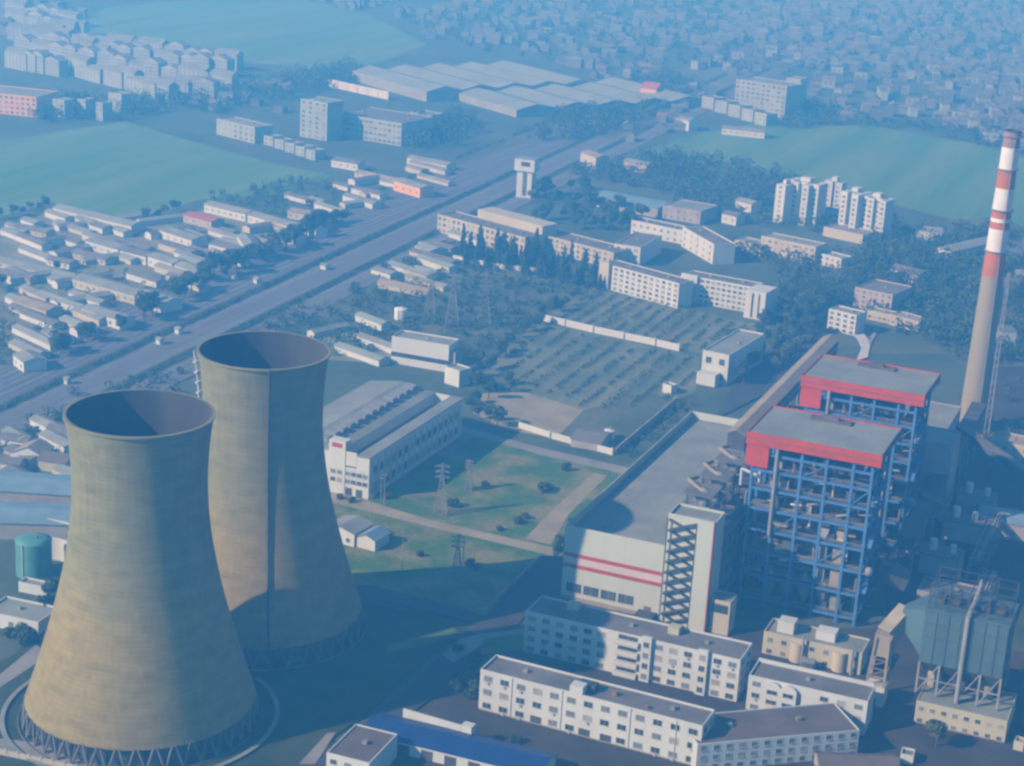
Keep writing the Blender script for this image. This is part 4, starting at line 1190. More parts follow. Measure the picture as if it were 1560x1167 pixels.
for k, (x, y) in enumerate(((-99, 700), (-97, 742), (-97, 775))):
    t = thing('fan_house', ['nearest grey fan house with duct right of the boilers', 'middle grey fan house with duct right of the boilers', 'farthest grey fan house with duct, towards the chimney'][k], 'fan house', (x, y, 0), 0, 'fan houses in the boiler shade')
    b = MB(); b.box(0, 0, 0, 16, 12, 9); b.build('wall', M['grey_wall'], t)
    b = MB(); b.box(-0.3, -0.3, 9.02, 16.3, 12.3, 9.5); b.build('roof', M['roof_grey'], t)
    b = MB(); b.tube((4, 6, 9.5), (4, 6, 14), 1.6, 14); b.tube((12, 6, 9.5), (12, 6, 13), 1.2, 14); b.build('duct', M['metal_white'], t)
# ------------------------------------------------------------------ pylons, poles
def make_pylon(label, px, py, h, group='lattice pylons'):
    g_ = gp(px, py)
    t = thing('pylon', label, 'pylon', g_, R(20), group)
    w0, w1 = h * 0.12, h * 0.025
    for (sx, sy) in ((-1, -1), (1, -1), (1, 1), (-1, 1)):
        b = MB(); b.bar((sx * w0, sy * w0, 0), (sx * w1, sy * w1, h * 0.72), 0.3); b.bar((sx * w1, sy * w1, h * 0.72), (0, 0, h), 0.26); b.build('leg', M['pylon_steel'], t)
    b = MB()
    for k in range(7):
        f0, f1 = k / 7 * 0.72, (k + 1) / 7 * 0.72
        a_, c_ = w0 + (w1 - w0) * f0 / 0.72, w0 + (w1 - w0) * f1 / 0.72
        for (p_, q_) in (((-1, -1), (1, -1)), ((1, -1), (1, 1)), ((1, 1), (-1, 1)), ((-1, 1), (-1, -1))):
            b.bar((p_[0] * a_, p_[1] * a_, h * f0), (q_[0] * c_, q_[1] * c_, h * f1), 0.16)
            b.bar((q_[0] * a_, q_[1] * a_, h * f0), (p_[0] * c_, p_[1] * c_, h * f1), 0.16)
    b.build('bracing', M['pylon_steel'], t)
    for f in (0.72, 0.82, 0.92):
        b = MB(); b.bar((-h * 0.13, 0, h * f), (h * 0.13, 0, h * f), 0.3); b.bar((-h * 0.13, 0, h * f), (0, 0, h * f + 1.2), 0.18); b.bar((h * 0.13, 0, h * f), (0, 0, h * f + 1.2), 0.18); b.build('cross_arm', M['steel_grey'], t)
    return t
make_pylon('pale lattice pylon standing on the meadow beside the path', 671, 785, 24)
make_pylon('short lattice pylon in the middle of the meadow', 713, 748, 15)
make_pylon('lattice pylon on the near half of the meadow', 695, 885, 20)
make_pylon('lattice pylon in the scrub field, left of two tall ones', 688, 500, 34)
make_pylon('lattice pylon in the scrub field, right of two tall ones', 737, 495, 32)
make_pylon('lattice pylon on the scrub behind the workshop hall', 655, 480, 28)
for k, (px, py, h) in enumerate(((612, 872, 18), (704, 880, 16), (564, 800, 14), (585, 770, 15), (580, 765, 12))):
    t = thing('power_pole', ['thin power pole on the near meadow right of the pump house', 'thin power pole on the near meadow beside a pylon', 'thin power pole in front of the pump house', 'thin power pole by the workshop hall corner', 'short power pole by the workshop hall corner'][k], 'pole', gp(px, py), 0, 'power poles')
    b = MB(); b.tube((0, 0, 0), (0, 0, h), 0.22, 8, r2=0.14); b.build('shaft', M['roof_pale'], t)
    b = MB(); b.bar((-1.4, 0, h - 1), (1.4, 0, h - 1), 0.18); b.build('cross_arm', M['steel_grey'], t)

# ------------------------------------------------------------------ railway side, village on the left
huts = [((237, 516), (243, 518)), ((97, 577), (102, 578)), ((386, 424), (391, 426)), ((350, 419), (356, 421)), ((488, 403), (496, 405)), ((266, 500), (272, 502))]
for k, (a, b_) in enumerate(huts):
    barn('signal_hut', ['white signal hut on the tracks above the farther tower', 'white signal hut on the tracks farthest left', 'white signal hut by the tracks in the middle of the hut row', 'white signal hut at the tree row beside the tracks', 'white signal hut farthest up the tracks', 'tiny pale signal hut beside the white one on the tracks'][k], 'hut', a, b_, 3.2, 3.5, roof='roof_pale', wall='white_wall', group='signal huts along the tracks', rise=0.8)
VG = 'village barns left of the railway'
vill = [
 ((80, 316), (200, 344), 6, 12, 'white_wall', 'roof_pale', 'long pale roofed barn along the near edge of the big green field'),
 ((130, 366), (180, 380), 6, 13, 'white_wall', 'roof_pale', 'first of the white barns in a row below the big green field'),
 ((183, 381), (222, 391), 6, 12, 'white_wall', 'roof_grey', 'second white barn of the row below the big green field'),
 ((225, 390), (262, 402), 6.5, 12, 'white_wall', 'roof_pale', 'third white barn of the row below the big green field'),
 ((265, 403), (297, 415), 6, 11, 'white_wall', 'roof_pale', 'last white barn of the row, nearest the railway trees'),
 ((242, 350), (292, 366), 6, 13, 'white_wall', 'roof_pale', 'broad white barn standing alone near the field corner'),
 ((279, 327), (322, 338), 5.5, 12, 'pink_wall', 'roof_red', 'reddish roofed barn at the field corner'),
 ((311, 311), (374, 326), 6, 12, 'white_wall', 'roof_pale', 'left half of the long white barn line at the field corner'),
 ((377, 327), (445, 346), 6, 12, 'white_wall', 'roof_pale', 'right half of the long white barn line at the field corner'),
 ((318, 371), (364, 383), 6, 11, 'white_wall', 'roof_grey', 'white barn close to the railway trees with grey roof'),
 ((361, 358), (372, 374), 8, 10, 'white_wall', 'roof_pale', 'narrow tall white house near the railway trees'),
 ((381, 366), (416, 374), 5, 10, 'white_wall', 'roof_tan', 'low white house with tan roof near the railway trees'),
 ((421, 352), (446, 361), 6, 10, 'white_wall', 'roof_pale', 'white house at the upper end of the railway trees'),
 ((456, 342), (481, 351), 6, 10, 'white_wall', 'roof_grey', 'pale house with grey roof at the end of the barn line'),
 ((438, 322), (496, 332), 5, 12, 'cream_wall', 'roof_tan', 'tan roofed barn at the upper right of the village'),
 ((110, 424), (205, 450), 6, 14, 'cream_wall', 'roof_pale', 'long cream barn beside the tan yard'),
 ((207, 448), (249, 462), 6.5, 14, 'white_wall', 'roof_pale', 'bright white end barn between tan yard and railway trees'),
 ((124, 470), (183, 488), 6, 11, 'white_wall', 'roof_pale', 'bright white barn on the near side of the tan yard'),
 ((-30, 392), (108, 424), 4, 10, 'cream_wall', 'roof_pale', 'very long low cream barn at the left edge'),
 ((20, 458), (70, 474), 5, 12, 'cream_wall', 'roof_tan', 'cream house with tan roof on the dusty yard at left'),
 ((20, 540), (36, 552), 6, 12, 'white_wall', 'roof_pale', 'white house at the near end of the railway trees'),
 ((118, 505), (150, 500), 4, 9, 'white_wall', 'roof_grey', 'small grey roofed house beside the railway trees'),
 ((0, 415), (45, 425), 4, 9, 'grey_wall', 'roof_grey', 'grey shed by the left edge under the very long barn'),
 ((110, 385), (160, 396), 4, 9, 'cream_wall', 'roof_grey', 'low grey roofed shed behind the long cream barn'),
 ((330, 350), (352, 356), 4, 8, 'white_wall', 'roof_grey', 'small shed between white barns in the village middle'),
 ((400, 340), (430, 347), 4, 9, 'cream_wall', 'roof_tan', 'small tan roofed shed behind the narrow tall house'),
 ((70, 395), (105, 402), 4, 9, 'white_wall', 'roof_grey', 'small white shed behind the very long barn'),
 ((20, 345), (70, 355), 4, 9, 'cream_wall', 'roof_grey', 'low shed under the near edge of the big green field'),
 ((600, 275), (640, 287), 8, 14, 'orange_wall', 'roof_pale', 'orange and white house beside the railway beyond the farther tower'),
 ((540, 262), (600, 276), 4, 8, 'cream_wall', 'roof_tan', 'long tan wall shed leading to the orange and white house'),
 ((505, 243), (545, 250), 6, 10, 'white_wall', 'roof_grey', 'white house by the railway right of the big green field'),
 ((620, 240), (680, 252), 5, 12, 'white_wall', 'roof_pale', 'pale long house across the tracks from the white tower'),
 ((885, 232), (908, 240), 10, 14, 'cream_wall', 'roof_tan', 'tan block beside the tracks right of the white tower'),
 ((950, 245), (985, 252), 7, 12, 'pink_wall', 'roof_pale', 'pink walled house among trees right of the white tower'),
 ((1120, 305), (1145, 311), 7, 12, 'white_wall', 'roof_pale', 'bright white house left of the apartment towers'),
 ((1100, 325), (1122, 330), 7, 12, 'white_wall', 'roof_grey', 'white house with grey roof just below the bright white one'),
 ((1030, 180), (1050, 184), 10, 14, 'white_wall', 'roof_pale', 'white house beside the railway far up the picture'),
 ((1100, 195), (1165, 202), 6, 14, 'white_wall', 'roof_pale', 'long white wall house at the edge of the right green field'),
]
for a, b_, z, d_, wl, rf, lab in vill:
    barn('barn' if 'barn' in lab else 'house', lab, 'barn' if 'barn' in lab else 'house', a, b_, z, d_, wall=wl, roof=rf, group=VG if a[0] < 500 else None, rise=1.6, bays=max(2, int((b_[0] - a[0]) / 9)) )

# ------------------------------------------------------------------ far left: housing estate, sheds, towers in the haze
block('office_building', 'big orange-walled slab with pale roof at the left edge in the haze', 'apartment block', (-60, 136), (55, 148), 18, 40, wall='orange_wall', roof='roof_pale', floors=4, bays=14, ww=2.6, wh=1.8, parapet=0.6)
t, W, D = block('office_building', 'hazy white eight-storey tower block with plain face', 'apartment block', (458, 150), (499, 157), 33, 22, wall='far_wall', roof='roof_pale', floors=8, bays=4, ww=2.8, wh=1.8)
t, W, D = block('office_building', 'broad hazy white slab with window rows right of the tower block', 'apartment block', (513, 172), (612, 188), 20, 50, wall='far_wall', roof='roof_grey', floors=4, bays=14, ww=3.0, wh=1.8)
block('building', 'small white hall at the right rear corner of the broad white slab', 'building', (625, 170), (655, 176), 8, 20, wall='far_wall', roof='roof_pale')
block('building', 'white-fronted villa cluster at the top edge of the big green field', 'building', (330, 180), (388, 194), 14, 20, wall='far_wall', roof='roof_pale', floors=3, bays=7, ww=2.6, wh=2.0)
for k in range(5):
    block('row_house', 'white row house in the short stepped row right of the big green field', 'row house', (402 + k * 16, 206 + k * 5.2), (416 + k * 16, 209 + k * 5.2), 8, 12, wall='far_wall', roof='roof_red' if k == 2 else 'roof_pale', floors=2, bays=2, group='short stepped row of white houses')
block('office_building', 'large hazy white slab block in the far town beyond the railway', 'apartment block', (1122, 120), (1199, 132), 32, 34, wall='far_wall', roof='roof_pale', floors=7, bays=10, ww=3.2, wh=2.0)
block('office_building', 'narrow hazy block right behind the large white slab block', 'apartment block', (1198, 118), (1220, 121), 26, 20, wall='far_wall', roof='roof_pale', floors=6, bays=3)
for k in range(5):
    block('row_house', 'hazy pale row house at the foot of the large white slab block', 'row house', (1070 + k * 20, 146 + k * 6), (1088 + k * 20, 150 + k * 6), 12, 16, wall='far_wall', roof='roof_pale', floors=3, bays=3, group='row houses at the foot of the far slab block')
barn('house', 'far house with a bright red roof beside the railway in the haze', 'house', (976, 133), (1000, 136), 13, 22, wall='orange_wall', roof='roof_red', rise=5)
bpy.data.objects[[o.name for o in col.objects if o.get('label', '').startswith('far house with a bright red')][0]]
# low sheds packed between the village barns
sg = 'low sheds packed between the village barns'
rv = random.Random(44)
for P_, n in (([(0, 345), (80, 325), (240, 350), (420, 345), (330, 400), (240, 440), (100, 400), (0, 385)], 34), ([(0, 400), (110, 430), (110, 500), (30, 530), (0, 540)], 16), ([(420, 300), (520, 275), (640, 250), (700, 250), (560, 310), (500, 330)], 14), ([(440, 470), (500, 440), (600, 500), (520, 540), (450, 520)], 4), ([(560, 420), (690, 350), (700, 395), (620, 440)], 8), ([(0, 660), (60, 640), (110, 660), (100, 720), (0, 740)], 6)):
    for (x, y) in scatter(P_, n, rv, 16, avoid=(1.5,)):
        w_ = rv.uniform(14, 40)
        barn('shed', 'low pale shed squeezed between the larger barns left of the railway' if P_[0][0] not in (440, 560) else 'low shed in the scrub between the railway and the farther cooling tower', 'shed', 0, 0, rv.uniform(3, 4.5), rv.uniform(6, 9), at=((x, y, 0), w_, R(rv.choice((-20, -21, -22, -22, 68))) + rv.uniform(-.05, .05)), rise=1.2, wall=rv.choice(('white_wall', 'white_wall', 'cream_wall')), roof=rv.choice(('roof_pale', 'roof_grey', 'roof_pale', 'works_roof')), group=sg if P_[0][0] not in (440, 560) else 'low sheds in the scrub by the railway')
# multi-bay works sheds
def works(label, a, b_, c_, z=10, bays=5):
    A, B, C_ = gp(*a, z), gp(*b_, z), gp(*c_, z)
    d = B - A
    rz = math.atan2(d.y, d.x); W = d.length; D = (C_ - B).length
    t = thing('works_shed', label, 'factory shed', (A.x, A.y, 0), rz, 'hazy factory sheds with ridged roofs')
    footprint((A.x, A.y, 0), rz, W, D)
    for k in range(bays):
        b = MB(); gable(b, W, D / bays - 0.05, z, z + 4.5, 0, 1, along='x', over=0.0)
        put('bay', b.mesh('bay', [M['works_wall'], M['works_roof']]), t, (0, k * D / bays, 0))
    return t
works('left of two huge hazy factory sheds with ridged pale roofs', (537, 108), (650, 140), (738, 100))
works('right of two huge hazy factory sheds with ridged pale roofs', (676, 136), (787, 168), (876, 120), 7)
wall_run('long hazy white wall before the left factory shed', [(500, 132), (592, 152)], 8, 'white_wall')

# housing estate blocks at upper left
rr = random.Random(21)
eg = 'rows of hazy apartment blocks at upper left'
proto = None
def estate_block(kind):
    t = thing('apartment_block', 'pale apartment block in the tight hazy rows of the estate at upper left', 'apartment block', (0, 0, 0), 0, eg)
    W, D, Z = (34, 12, 17) if kind else (24, 13, 17)
    b = MB(); gable(b, W, D, Z, Z + 4, 0, 1, along='y' if not kind else 'x', over=0.3)
    wb = b.mesh('block', [M['far_wall'], M['town_pale']])
    put('wall', wb, t)
    b = MB()
    for f in range(5):
        for k in range(6): b.box((k + 0.5) * W / 6 - 0.9, -0.06, 1.2 + f * 3.3, (k + 0.5) * W / 6 + 0.9, -0.01, 2.7 + f * 3.3)
    o = b.build('window_rows', M['glass'], t); 
    return t
protos = [estate_block(0), estate_block(1)]
used = [False, False]
rows = [((0, 100), (75, 115), 4), ((95, 112), (235, 150), 8), ((10, 82), (330, 140), 13), ((30, 72), (330, 118), 13), ((60, 64), (335, 104), 12), ((0, 60), (60, 66), 3), ((0, 38), (100, 52), 6), ((0, 24), (95, 38), 6), ((230, 142), (300, 150), 4)]
for ri, (a, b_, n) in enumerate(rows):
    for k in range(n):
        f = (k + 0.5) / n
        p_ = gp(a[0] + (b_[0] - a[0]) * f + rr.uniform(-3, 3), a[1] + (b_[1] - a[1]) * f + rr.uniform(-1, 1))
        d = gp(*b_) - gp(*a)
        kind = 1 if ri in (1, 5) else rr.choice((0, 0, 1))
        rz = math.atan2(d.y, d.x) + rr.uniform(-0.03, 0.03)
        if not used[kind]:
            used[kind] = True
            protos[kind].location = p_; protos[kind].rotation_euler = (0, 0, rz)
            c = protos[kind]
        else:
            c = copy_tree(protos[kind], p_, rz, scale=(rr.uniform(.8, 1.1), 1, rr.uniform(.75, 1.1)))
        footprint(p_, rz, 30, 13)
for k, (a, b_) in enumerate((((80, 150), (98, 153)), ((118, 150), (130, 152)), ((146, 155), (156, 157)), ((165, 140), (185, 144)))):
    block('apartment_block', 'slim pale block among trees right of the orange-walled slab', 'apartment block', a, b_, 16, 12, wall='far_wall', roof='roof_pale', floors=4, bays=2, group='slim blocks right of the orange slab')

# ------------------------------------------------------------------ the far town: single houses, then the rest as one mass
tg = 'small houses of the hazy far town'
hm = []
for k in range(6):
    b = MB(); W, D, Z = rr.uniform(9, 16), rr.uniform(8, 11), rr.uniform(4, 10)
    if k % 3 == 2:
        b.box(0, 0, 0, W, D, Z, 0); b.box(-0.2, -0.2, Z + 0.01, W + 0.2, D + 0.2, Z + 0.5, 1)
    else:
        gable(b, W, D, Z, Z + 2.6, 0, 1, along='x' if k % 2 else 'y')
    for j in range(2): b.box(W * (0.25 + 0.45 * j) - 0.8, -0.05, Z * 0.45, W * (0.25 + 0.45 * j) + 0.8, -0.01, Z * 0.75, 2)
    hm.append(b.mesh('town_house', [M[('town_pale', 'town_pale', 'far_wall', 'town_grey', 'town_pale', 'town_grey')[k]], M[('town_grey', 'town_brown', 'town_grey', 'town_pale', 'town_brown', 'town_grey')[k]], M['glass']]))
zones = [([(1250, 180), (1290, 120), (1420, 105), (1560, 120), (1560, 190), (1420, 185), (1330, 188)], 90, 'small hazy town house in the dense quarter left of the chimney top'),
         ([(1420, 190), (1600, 150), (1600, 235), (1500, 218)], 40, 'small hazy town house in the quarter behind the chimney top'),
         ([(1040, 110), (1200, 60), (1300, 95), (1240, 150), (1200, 110), (1110, 120)], 45, 'small hazy town house behind the large white slab block'),
         ([(860, 118), (960, 95), (1020, 110), (960, 135)], 14, 'small hazy house between the factory sheds and the railway'),
         ([(1000, 150), (1080, 120), (1110, 150), (1060, 180), (1000, 215), (930, 225)], 16, 'small hazy house beside the railway below the slab block'),
         ([(1440, 390), (1600, 360), (1600, 560), (1540, 560), (1545, 420)], 14, 'small pale house among trees right of the chimney'),
         ([(280, 160), (440, 130), (450, 175), (330, 172)], 10, 'small hazy house among trees beyond the big green field')]
for P_, n, lab in zones:
    for (x, y) in scatter(P_, n, rr, gap=17, avoid=(3,)):
        o = put('town_house', rr.choice(hm), None, (x, y, 0), 0.25 + rr.choice((0, math.pi / 2)) + rr.uniform(-.12, .12))
        tag(o, lab, 'house', tg)
        footprint((x, y, 0), 0, 13, 10)
big = MB()
def mass_house(x, y):
    W, D, Z = rr.uniform(9, 18), rr.uniform(8, 12), rr.uniform(4, 11)
    a = 0.25 + rr.choice((0, math.pi / 2)) + rr.uniform(-.12, .12)
    c, s = math.cos(a), math.sin(a)
    n0 = len(big.v)
    k = rr.random()
    if k < 0.5: big.box(0, 0, 0, W, D, Z, rr.choice((0, 0, 1)), bottom=False)
    else:
        n1 = len(big.f)
        gable(big, W, D, Z, Z + 2.5, 0, rr.choice((2, 2, 3, 4)), along='x', over=0.3)
    for i in range(n0, len(big.v)):
        u, v, q = big.v[i]
        big.v[i] = (x + u * c - v * s, y + u * s + v * c, q)
mass = [([(1080, 60), (1250, 0), (1600, -60), (1640, 130), (1420, 100), (1290, 115)], 520), ([(600, 20), (900, -20), (1250, -60), (1200, 50), (1020, 95), (870, 110), (760, 70), (650, 60)], 420),
        ([(400, -20), (620, -40), (620, 10), (540, 18)], 60), ([(1400, 100), (1640, 100), (1640, 190), (1560, 190), (1430, 130)], 160), ([(-40, 10), (100, -10), (110, 30), (0, 60), (-40, 60)], 40)]
ca, sa = math.cos(0.25), math.sin(0.25)
def street_spots(P_, n):
    seen = set()
    for (x, y) in scatter(P_, n * 3, rr, avoid=(4,)):
        u, v = x * ca + y * sa, -x * sa + y * ca
        iu, iv = round(u / 15), round(v / 17)
        if iv % 3 == 0 or iu % 9 == 0 or (iu, iv) in seen: continue
        seen.add((iu, iv))
        u, v = iu * 15 + rr.uniform(-2, 2), iv * 17 + rr.uniform(-2, 2)
        yield (u * ca - v * sa, u * sa + v * ca)
for P_, n in mass:
    for (x, y) in street_spots(P_, n): mass_house(x, y)
stuff('distant_town', big.mesh('distant_town', [M['town_pale'], M['town_grey'], M['town_grey'], M['town_pale'], M['town_brown']]))
# ------------------------------------------------------------------ trees
rt = random.Random(99)
def leaf_cloud(mb, c, rx_, ry_, rz_, n, s, mi=0):
    for _ in range(n):
        while True:
            x, y, z = rt.uniform(-1, 1), rt.uniform(-1, 1), rt.uniform(-1, 1)
            q = x * x + y * y + z * z
            if 0.2 < q < 1: break
        p = Vector((c[0] + x * rx_, c[1] + y * ry_, c[2] + z * rz_))
        nrm = Vector((x + rt.uniform(-.7, .7), y + rt.uniform(-.7, .7), z + rt.uniform(-.5, .9))).normalized()
        t1 = nrm.orthogonal().normalized()
        t2 = nrm.cross(t1)
        a = rt.uniform(0, 6.28)
        u = (t1 * math.cos(a) + t2 * math.sin(a)) * s * rt.uniform(.6, 1.2)
        v = nrm.cross(u).normalized() * s * rt.uniform(.5, 1.0)
        mb.face([p - u - v * .4, p + u * .3 - v, p + u, p + v * 1.1], mi)
def tree_meshes(kind):
    crown, trunk = MB(), MB()
    if kind == 'round':
        h = rt.uniform(7.5, 9.5)
        trunk.tube((0, 0, 0), (0.2, 0.1, h * .5), 0.28, 8, r2=0.16)
        for k in range(5):
            a = k * 1.26 + rt.uniform(-.3, .3)
            trunk.tube((0.1, 0.05, h * .32 + k * .3), (2.0 * math.cos(a), 2.0 * math.sin(a), h * .62 + rt.uniform(-.5, .8)), 0.13, 6, r2=0.05)
        for k in range(9):
            a, q = rt.uniform(0, 6.28), rt.uniform(.3, 2.2)
            leaf_cloud(crown, (q * math.cos(a), q * math.sin(a), h * .66 + rt.uniform(-1.4, 1.7)), rt.uniform(1.3, 2.1), rt.uniform(1.3, 2.1), rt.uniform(1.0, 1.6), 75, 0.52)
    elif kind == 'conifer':
        h = rt.uniform(12, 15)
        trunk.tube((0, 0, 0), (0, 0, h * .9), 0.25, 7, r2=0.06)
        for k in range(11):
            f = k / 10
            r_ = 2.3 * (1 - f) ** .8 + .3
            for j in range(3):
                a = rt.uniform(0, 6.28)
                leaf_cloud(crown, (r_ * .45 * math.cos(a), r_ * .45 * math.sin(a), 1.6 + f * (h - 1.8)), r_ * .8, r_ * .8, 1.0, 26, 0.5)
    else:
        h = rt.uniform(1.6, 2.6)
        trunk.tube((0, 0, 0), (0.1, 0, h * .6), 0.09, 6, r2=0.05)
        for k in range(4):
            a = rt.uniform(0, 6.28)
            leaf_cloud(crown, (.8 * math.cos(a), .8 * math.sin(a), h * .55 + rt.uniform(-.2, .4)), 1.1, 1.1, h * .42, 60, 0.35)
    return crown, trunk
PT = {}
for kind, n, leafs in (('round', 6, ('leaf', 'leaf_dark', 'leaf', 'leaf_olive', 'leaf_dark', 'leaf')), ('conifer', 3, ('leaf_dark',) * 3), ('shrub', 3, ('leaf', 'leaf_olive', 'leaf_dark'))):
    PT[kind] = []
    for k in range(n):
        c, t_ = tree_meshes(kind)
        PT[kind].append((c.mesh('crown', M[leafs[k]]), t_.mesh('trunk', M['bark'])))
names = {'round': ('tree', 'tree'), 'conifer': ('conifer', 'tree'), 'shrub': ('shrub', 'shrub')}
def plant(kind, x, y, s, label, group, wide=1.0):
    nm_, cat = names[kind]
    c, tr = rt.choice(PT[kind])
    t = thing(nm_, label, cat, (x, y, 0), rt.uniform(0, 6.28), group)
    t.scale = (s * wide * rt.uniform(.9, 1.12), s * wide * rt.uniform(.9, 1.12), s * rt.uniform(.88, 1.15))
    put('trunk', tr, t); put('crown', c, t)
    return t
def row(kind, pts, n, s, label, group, jit=4.0, wide=1.0):
    P = [gp(*p) for p in pts]
    seg = [(P[i + 1] - P[i]).length for i in range(len(P) - 1)]
    tot = sum(seg)
    for k in range(n):
        d = tot * (k + rt.uniform(.2, .8)) / n
        i = 0
        while i < len(seg) - 1 and d > seg[i]:
            d -= seg[i]; i += 1
        p = P[i] + (P[i + 1] - P[i]) * (d / seg[i])
        x, y = p.x + rt.uniform(-jit, jit), p.y + rt.uniform(-jit, jit)
        if blocked(x, y, -1): continue
        plant(kind, x, y, s * rt.uniform(.75, 1.25), label, group, wide)
def grove(kind, pts, n, s, label, group, gap=4.0, wide=1.0):
    for (x, y) in scatter(pts, n, rt, gap, avoid=(0.5,)):
        plant(kind, x, y, s * rt.uniform(.75, 1.3), label, group, wide)
row('round', [(25, 560), (120, 525), (200, 492), (290, 445), (370, 405), (450, 370), (520, 335)], 62, 1.45, 'dark round tree in the row between the village and the railway', 'tree row along the railway', 5.5)
row('conifer', [(690, 400), (760, 408), (830, 420), (905, 440)], 26, 1.05, 'dark pointed conifer in front of the long cream blocks', 'conifers in front of the cream blocks', 7, 1.1)
grove('conifer', [(700, 372), (800, 385), (920, 405), (910, 440), (800, 420), (690, 395)], 22, 1.0, 'dark pointed conifer in front of the long cream blocks', 'conifers in front of the cream blocks', 5, 1.1)
grove('round', [(800, 305), (880, 285), (990, 330), (960, 368), (900, 372), (800, 345)], 30, 1.5, 'large dark tree in the grove behind the long cream blocks', 'grove behind the cream blocks', 7)
row('round', [(1120, 590), (1170, 545), (1215, 500), (1250, 470)], 18, 1.35, 'dark tree along the road between the white building and the conveyor gallery', 'trees along the plant road', 7)
grove('round', [(1115, 510), (1180, 495), (1235, 450), (1275, 500), (1240, 535), (1150, 590), (1120, 600)], 26, 1.3, 'dark tree along the road between the white building and the conveyor gallery', 'trees along the plant road', 7)
row('round', [(700, 590), (740, 560), (800, 510), (850, 470), (905, 437)], 20, 1.0, 'dark tree of the row bordering the orchards on the left', 'tree row left of the orchards', 4)
grove('round', [(700, 600), (780, 575), (800, 590), (740, 615), (760, 650), (705, 640)], 12, 1.1, 'dark tree in the shadow beside the workshop hall', 'trees beside the workshop hall', 6)
row('round', [(40, 950), (75, 930), (95, 905)], 5, 1.1, 'green tree between the small left buildings and the nearer cooling tower', 'trees left of the nearer cooling tower', 3)
grove('shrub', [(10, 965), (70, 955), (60, 980), (20, 985)], 8, 1.4, 'low green shrub beside the path left of the nearer cooling tower', 'shrubs left of the nearer cooling tower', 2)
g_ = gp(1425, 1140); plant('round', g_.x, g_.y, 1.25, 'large round dark tree by itself in the yard at the lower right', None, 1.2)
grove('round', [(690, 1000), (730, 1010), (728, 1080), (690, 1060)], 8, 0.75, 'small dark tree at the left end of the nearest white office', 'trees by the nearest office', 4)
for k, (px, py, s) in enumerate(((690, 773, 1.6), (695, 775, 1.3), (737, 745, 1.3), (862, 718, 1.6), (825, 752, 1.8), (838, 748, 1.4), (790, 800, 1.4), (800, 792, 1.2), (640, 850, 1.1), (715, 862, 1.3), (728, 870, 1.2), (855, 830, 1.6), (848, 838, 1.3), (590, 760, 1.2), (520, 762, 1.2), (535, 766, 1.2), (762, 810, 1.0), (870, 800, 1.1))):
    g_ = gp(px, py); plant('shrub', g_.x, g_.y, s, 'dark shrub on the meadow between the workshop hall and the turbine hall', 'shrubs on the meadow')
grove('round', [(1300, 400), (1350, 390), (1440, 420), (1470, 560), (1420, 540), (1400, 500), (1300, 430)], 34, 1.3, 'dark tree in the wood between the pinkish block and the chimney', 'wood left of the chimney', 7)
row('round', [(-5, 752), (60, 760), (105, 764)], 7, 0.8, 'dark tree between the two pale blue roofed sheds at the left edge', 'trees between the blue sheds', 3)
row('round', [(0, 335), (40, 325), (78, 316)], 6, 1.0, 'dark tree at the near left corner of the big green field', 'trees along the big green field', 4)
row('round', [(215, 342), (250, 330), (279, 320)], 6, 1.0, 'dark tree at the near corner of the big green field', 'trees along the big green field', 4)
row('round', [(100, 348), (130, 345), (170, 345)], 7, 0.9, 'dark tree behind the long barn by the big green field', 'trees along the big green field', 4)
row('round', [(60, 420), (110, 405), (0, 440)], 7, 0.9, 'dark tree by the cream barns at the left edge', 'village trees', 4)
g_ = gp(760, 1110); 
for k, (px, py) in enumerate(((785, 1135), (1100, 1160), (1460, 1110))):
    g_ = gp(px, py)
    if not blocked(g_.x, g_.y): plant('shrub', g_.x, g_.y, 1.3, ['shrub between the nearest office and the blue roof', 'shrub at the foot of the shaded building', 'shrub before the beige service building'][k], None)

# far-off woods, bushes and scrub that read as one mass
leafy = [MB(), MB(), MB()]
def bush(x, y, h, w_, n, s):
    leaf_cloud(leafy[rt.randrange(3)], (x, y, h * .52), w_, w_, h * .5, n, s)
def mass_trees(pts, n, h, w_, q=34, s=1.1, gap=0.0):
    for (x, y) in scatter(pts, n, rt, gap, avoid=(1.0,)):
        f = rt.uniform(.7, 1.3)
        bush(x, y, h * f, w_ * f, q, s)
mass_trees([(605, 215), (625, 190), (690, 178), (745, 195), (700, 225), (620, 232)], 120, 14, 5)
mass_trees([(850, 175), (900, 135), (1010, 120), (1060, 130), (1000, 180), (900, 215), (800, 215)], 260, 13, 5)
mass_trees([(250, 160), (440, 118), (540, 100), (560, 120), (450, 150), (330, 175)], 200, 12, 5)
mass_trees([(40, 190), (60, 150), (250, 152), (300, 160), (190, 183)], 150, 11, 4.5)
mass_trees([(1180, 180), (1240, 160), (1300, 185), (1200, 200)], 60, 11, 5)
mass_trees([(860, 265), (1010, 235), (1180, 262), (1360, 330), (1350, 365), (1180, 350), (1080, 330), (980, 290)], 420, 10, 5.0)
mass_trees([(1100, 380), (1300, 395), (1440, 380), (1490, 345), (1620, 360), (1620, 560), (1470, 560), (1300, 470), (1180, 490), (1190, 420)], 560, 10, 5.0)
mass_trees([(1290, 365), (1480, 345), (1470, 420), (1300, 420)], 120, 10, 4.5)
mass_trees([(480, 480), (590, 400), (690, 400), (850, 430), (890, 440), (720, 560), (620, 545), (600, 480)], 330, 4.5, 3.0, 24, 0.8)
mass_trees([(940, 690), (1030, 615), (1060, 600), (1055, 625), (960, 705)], 40, 3.0, 2.0, 20, 0.6)
mass_trees([(320, 300), (460, 270), (520, 300), (480, 340), (330, 320)], 70, 6, 3.0, 24, 0.9)
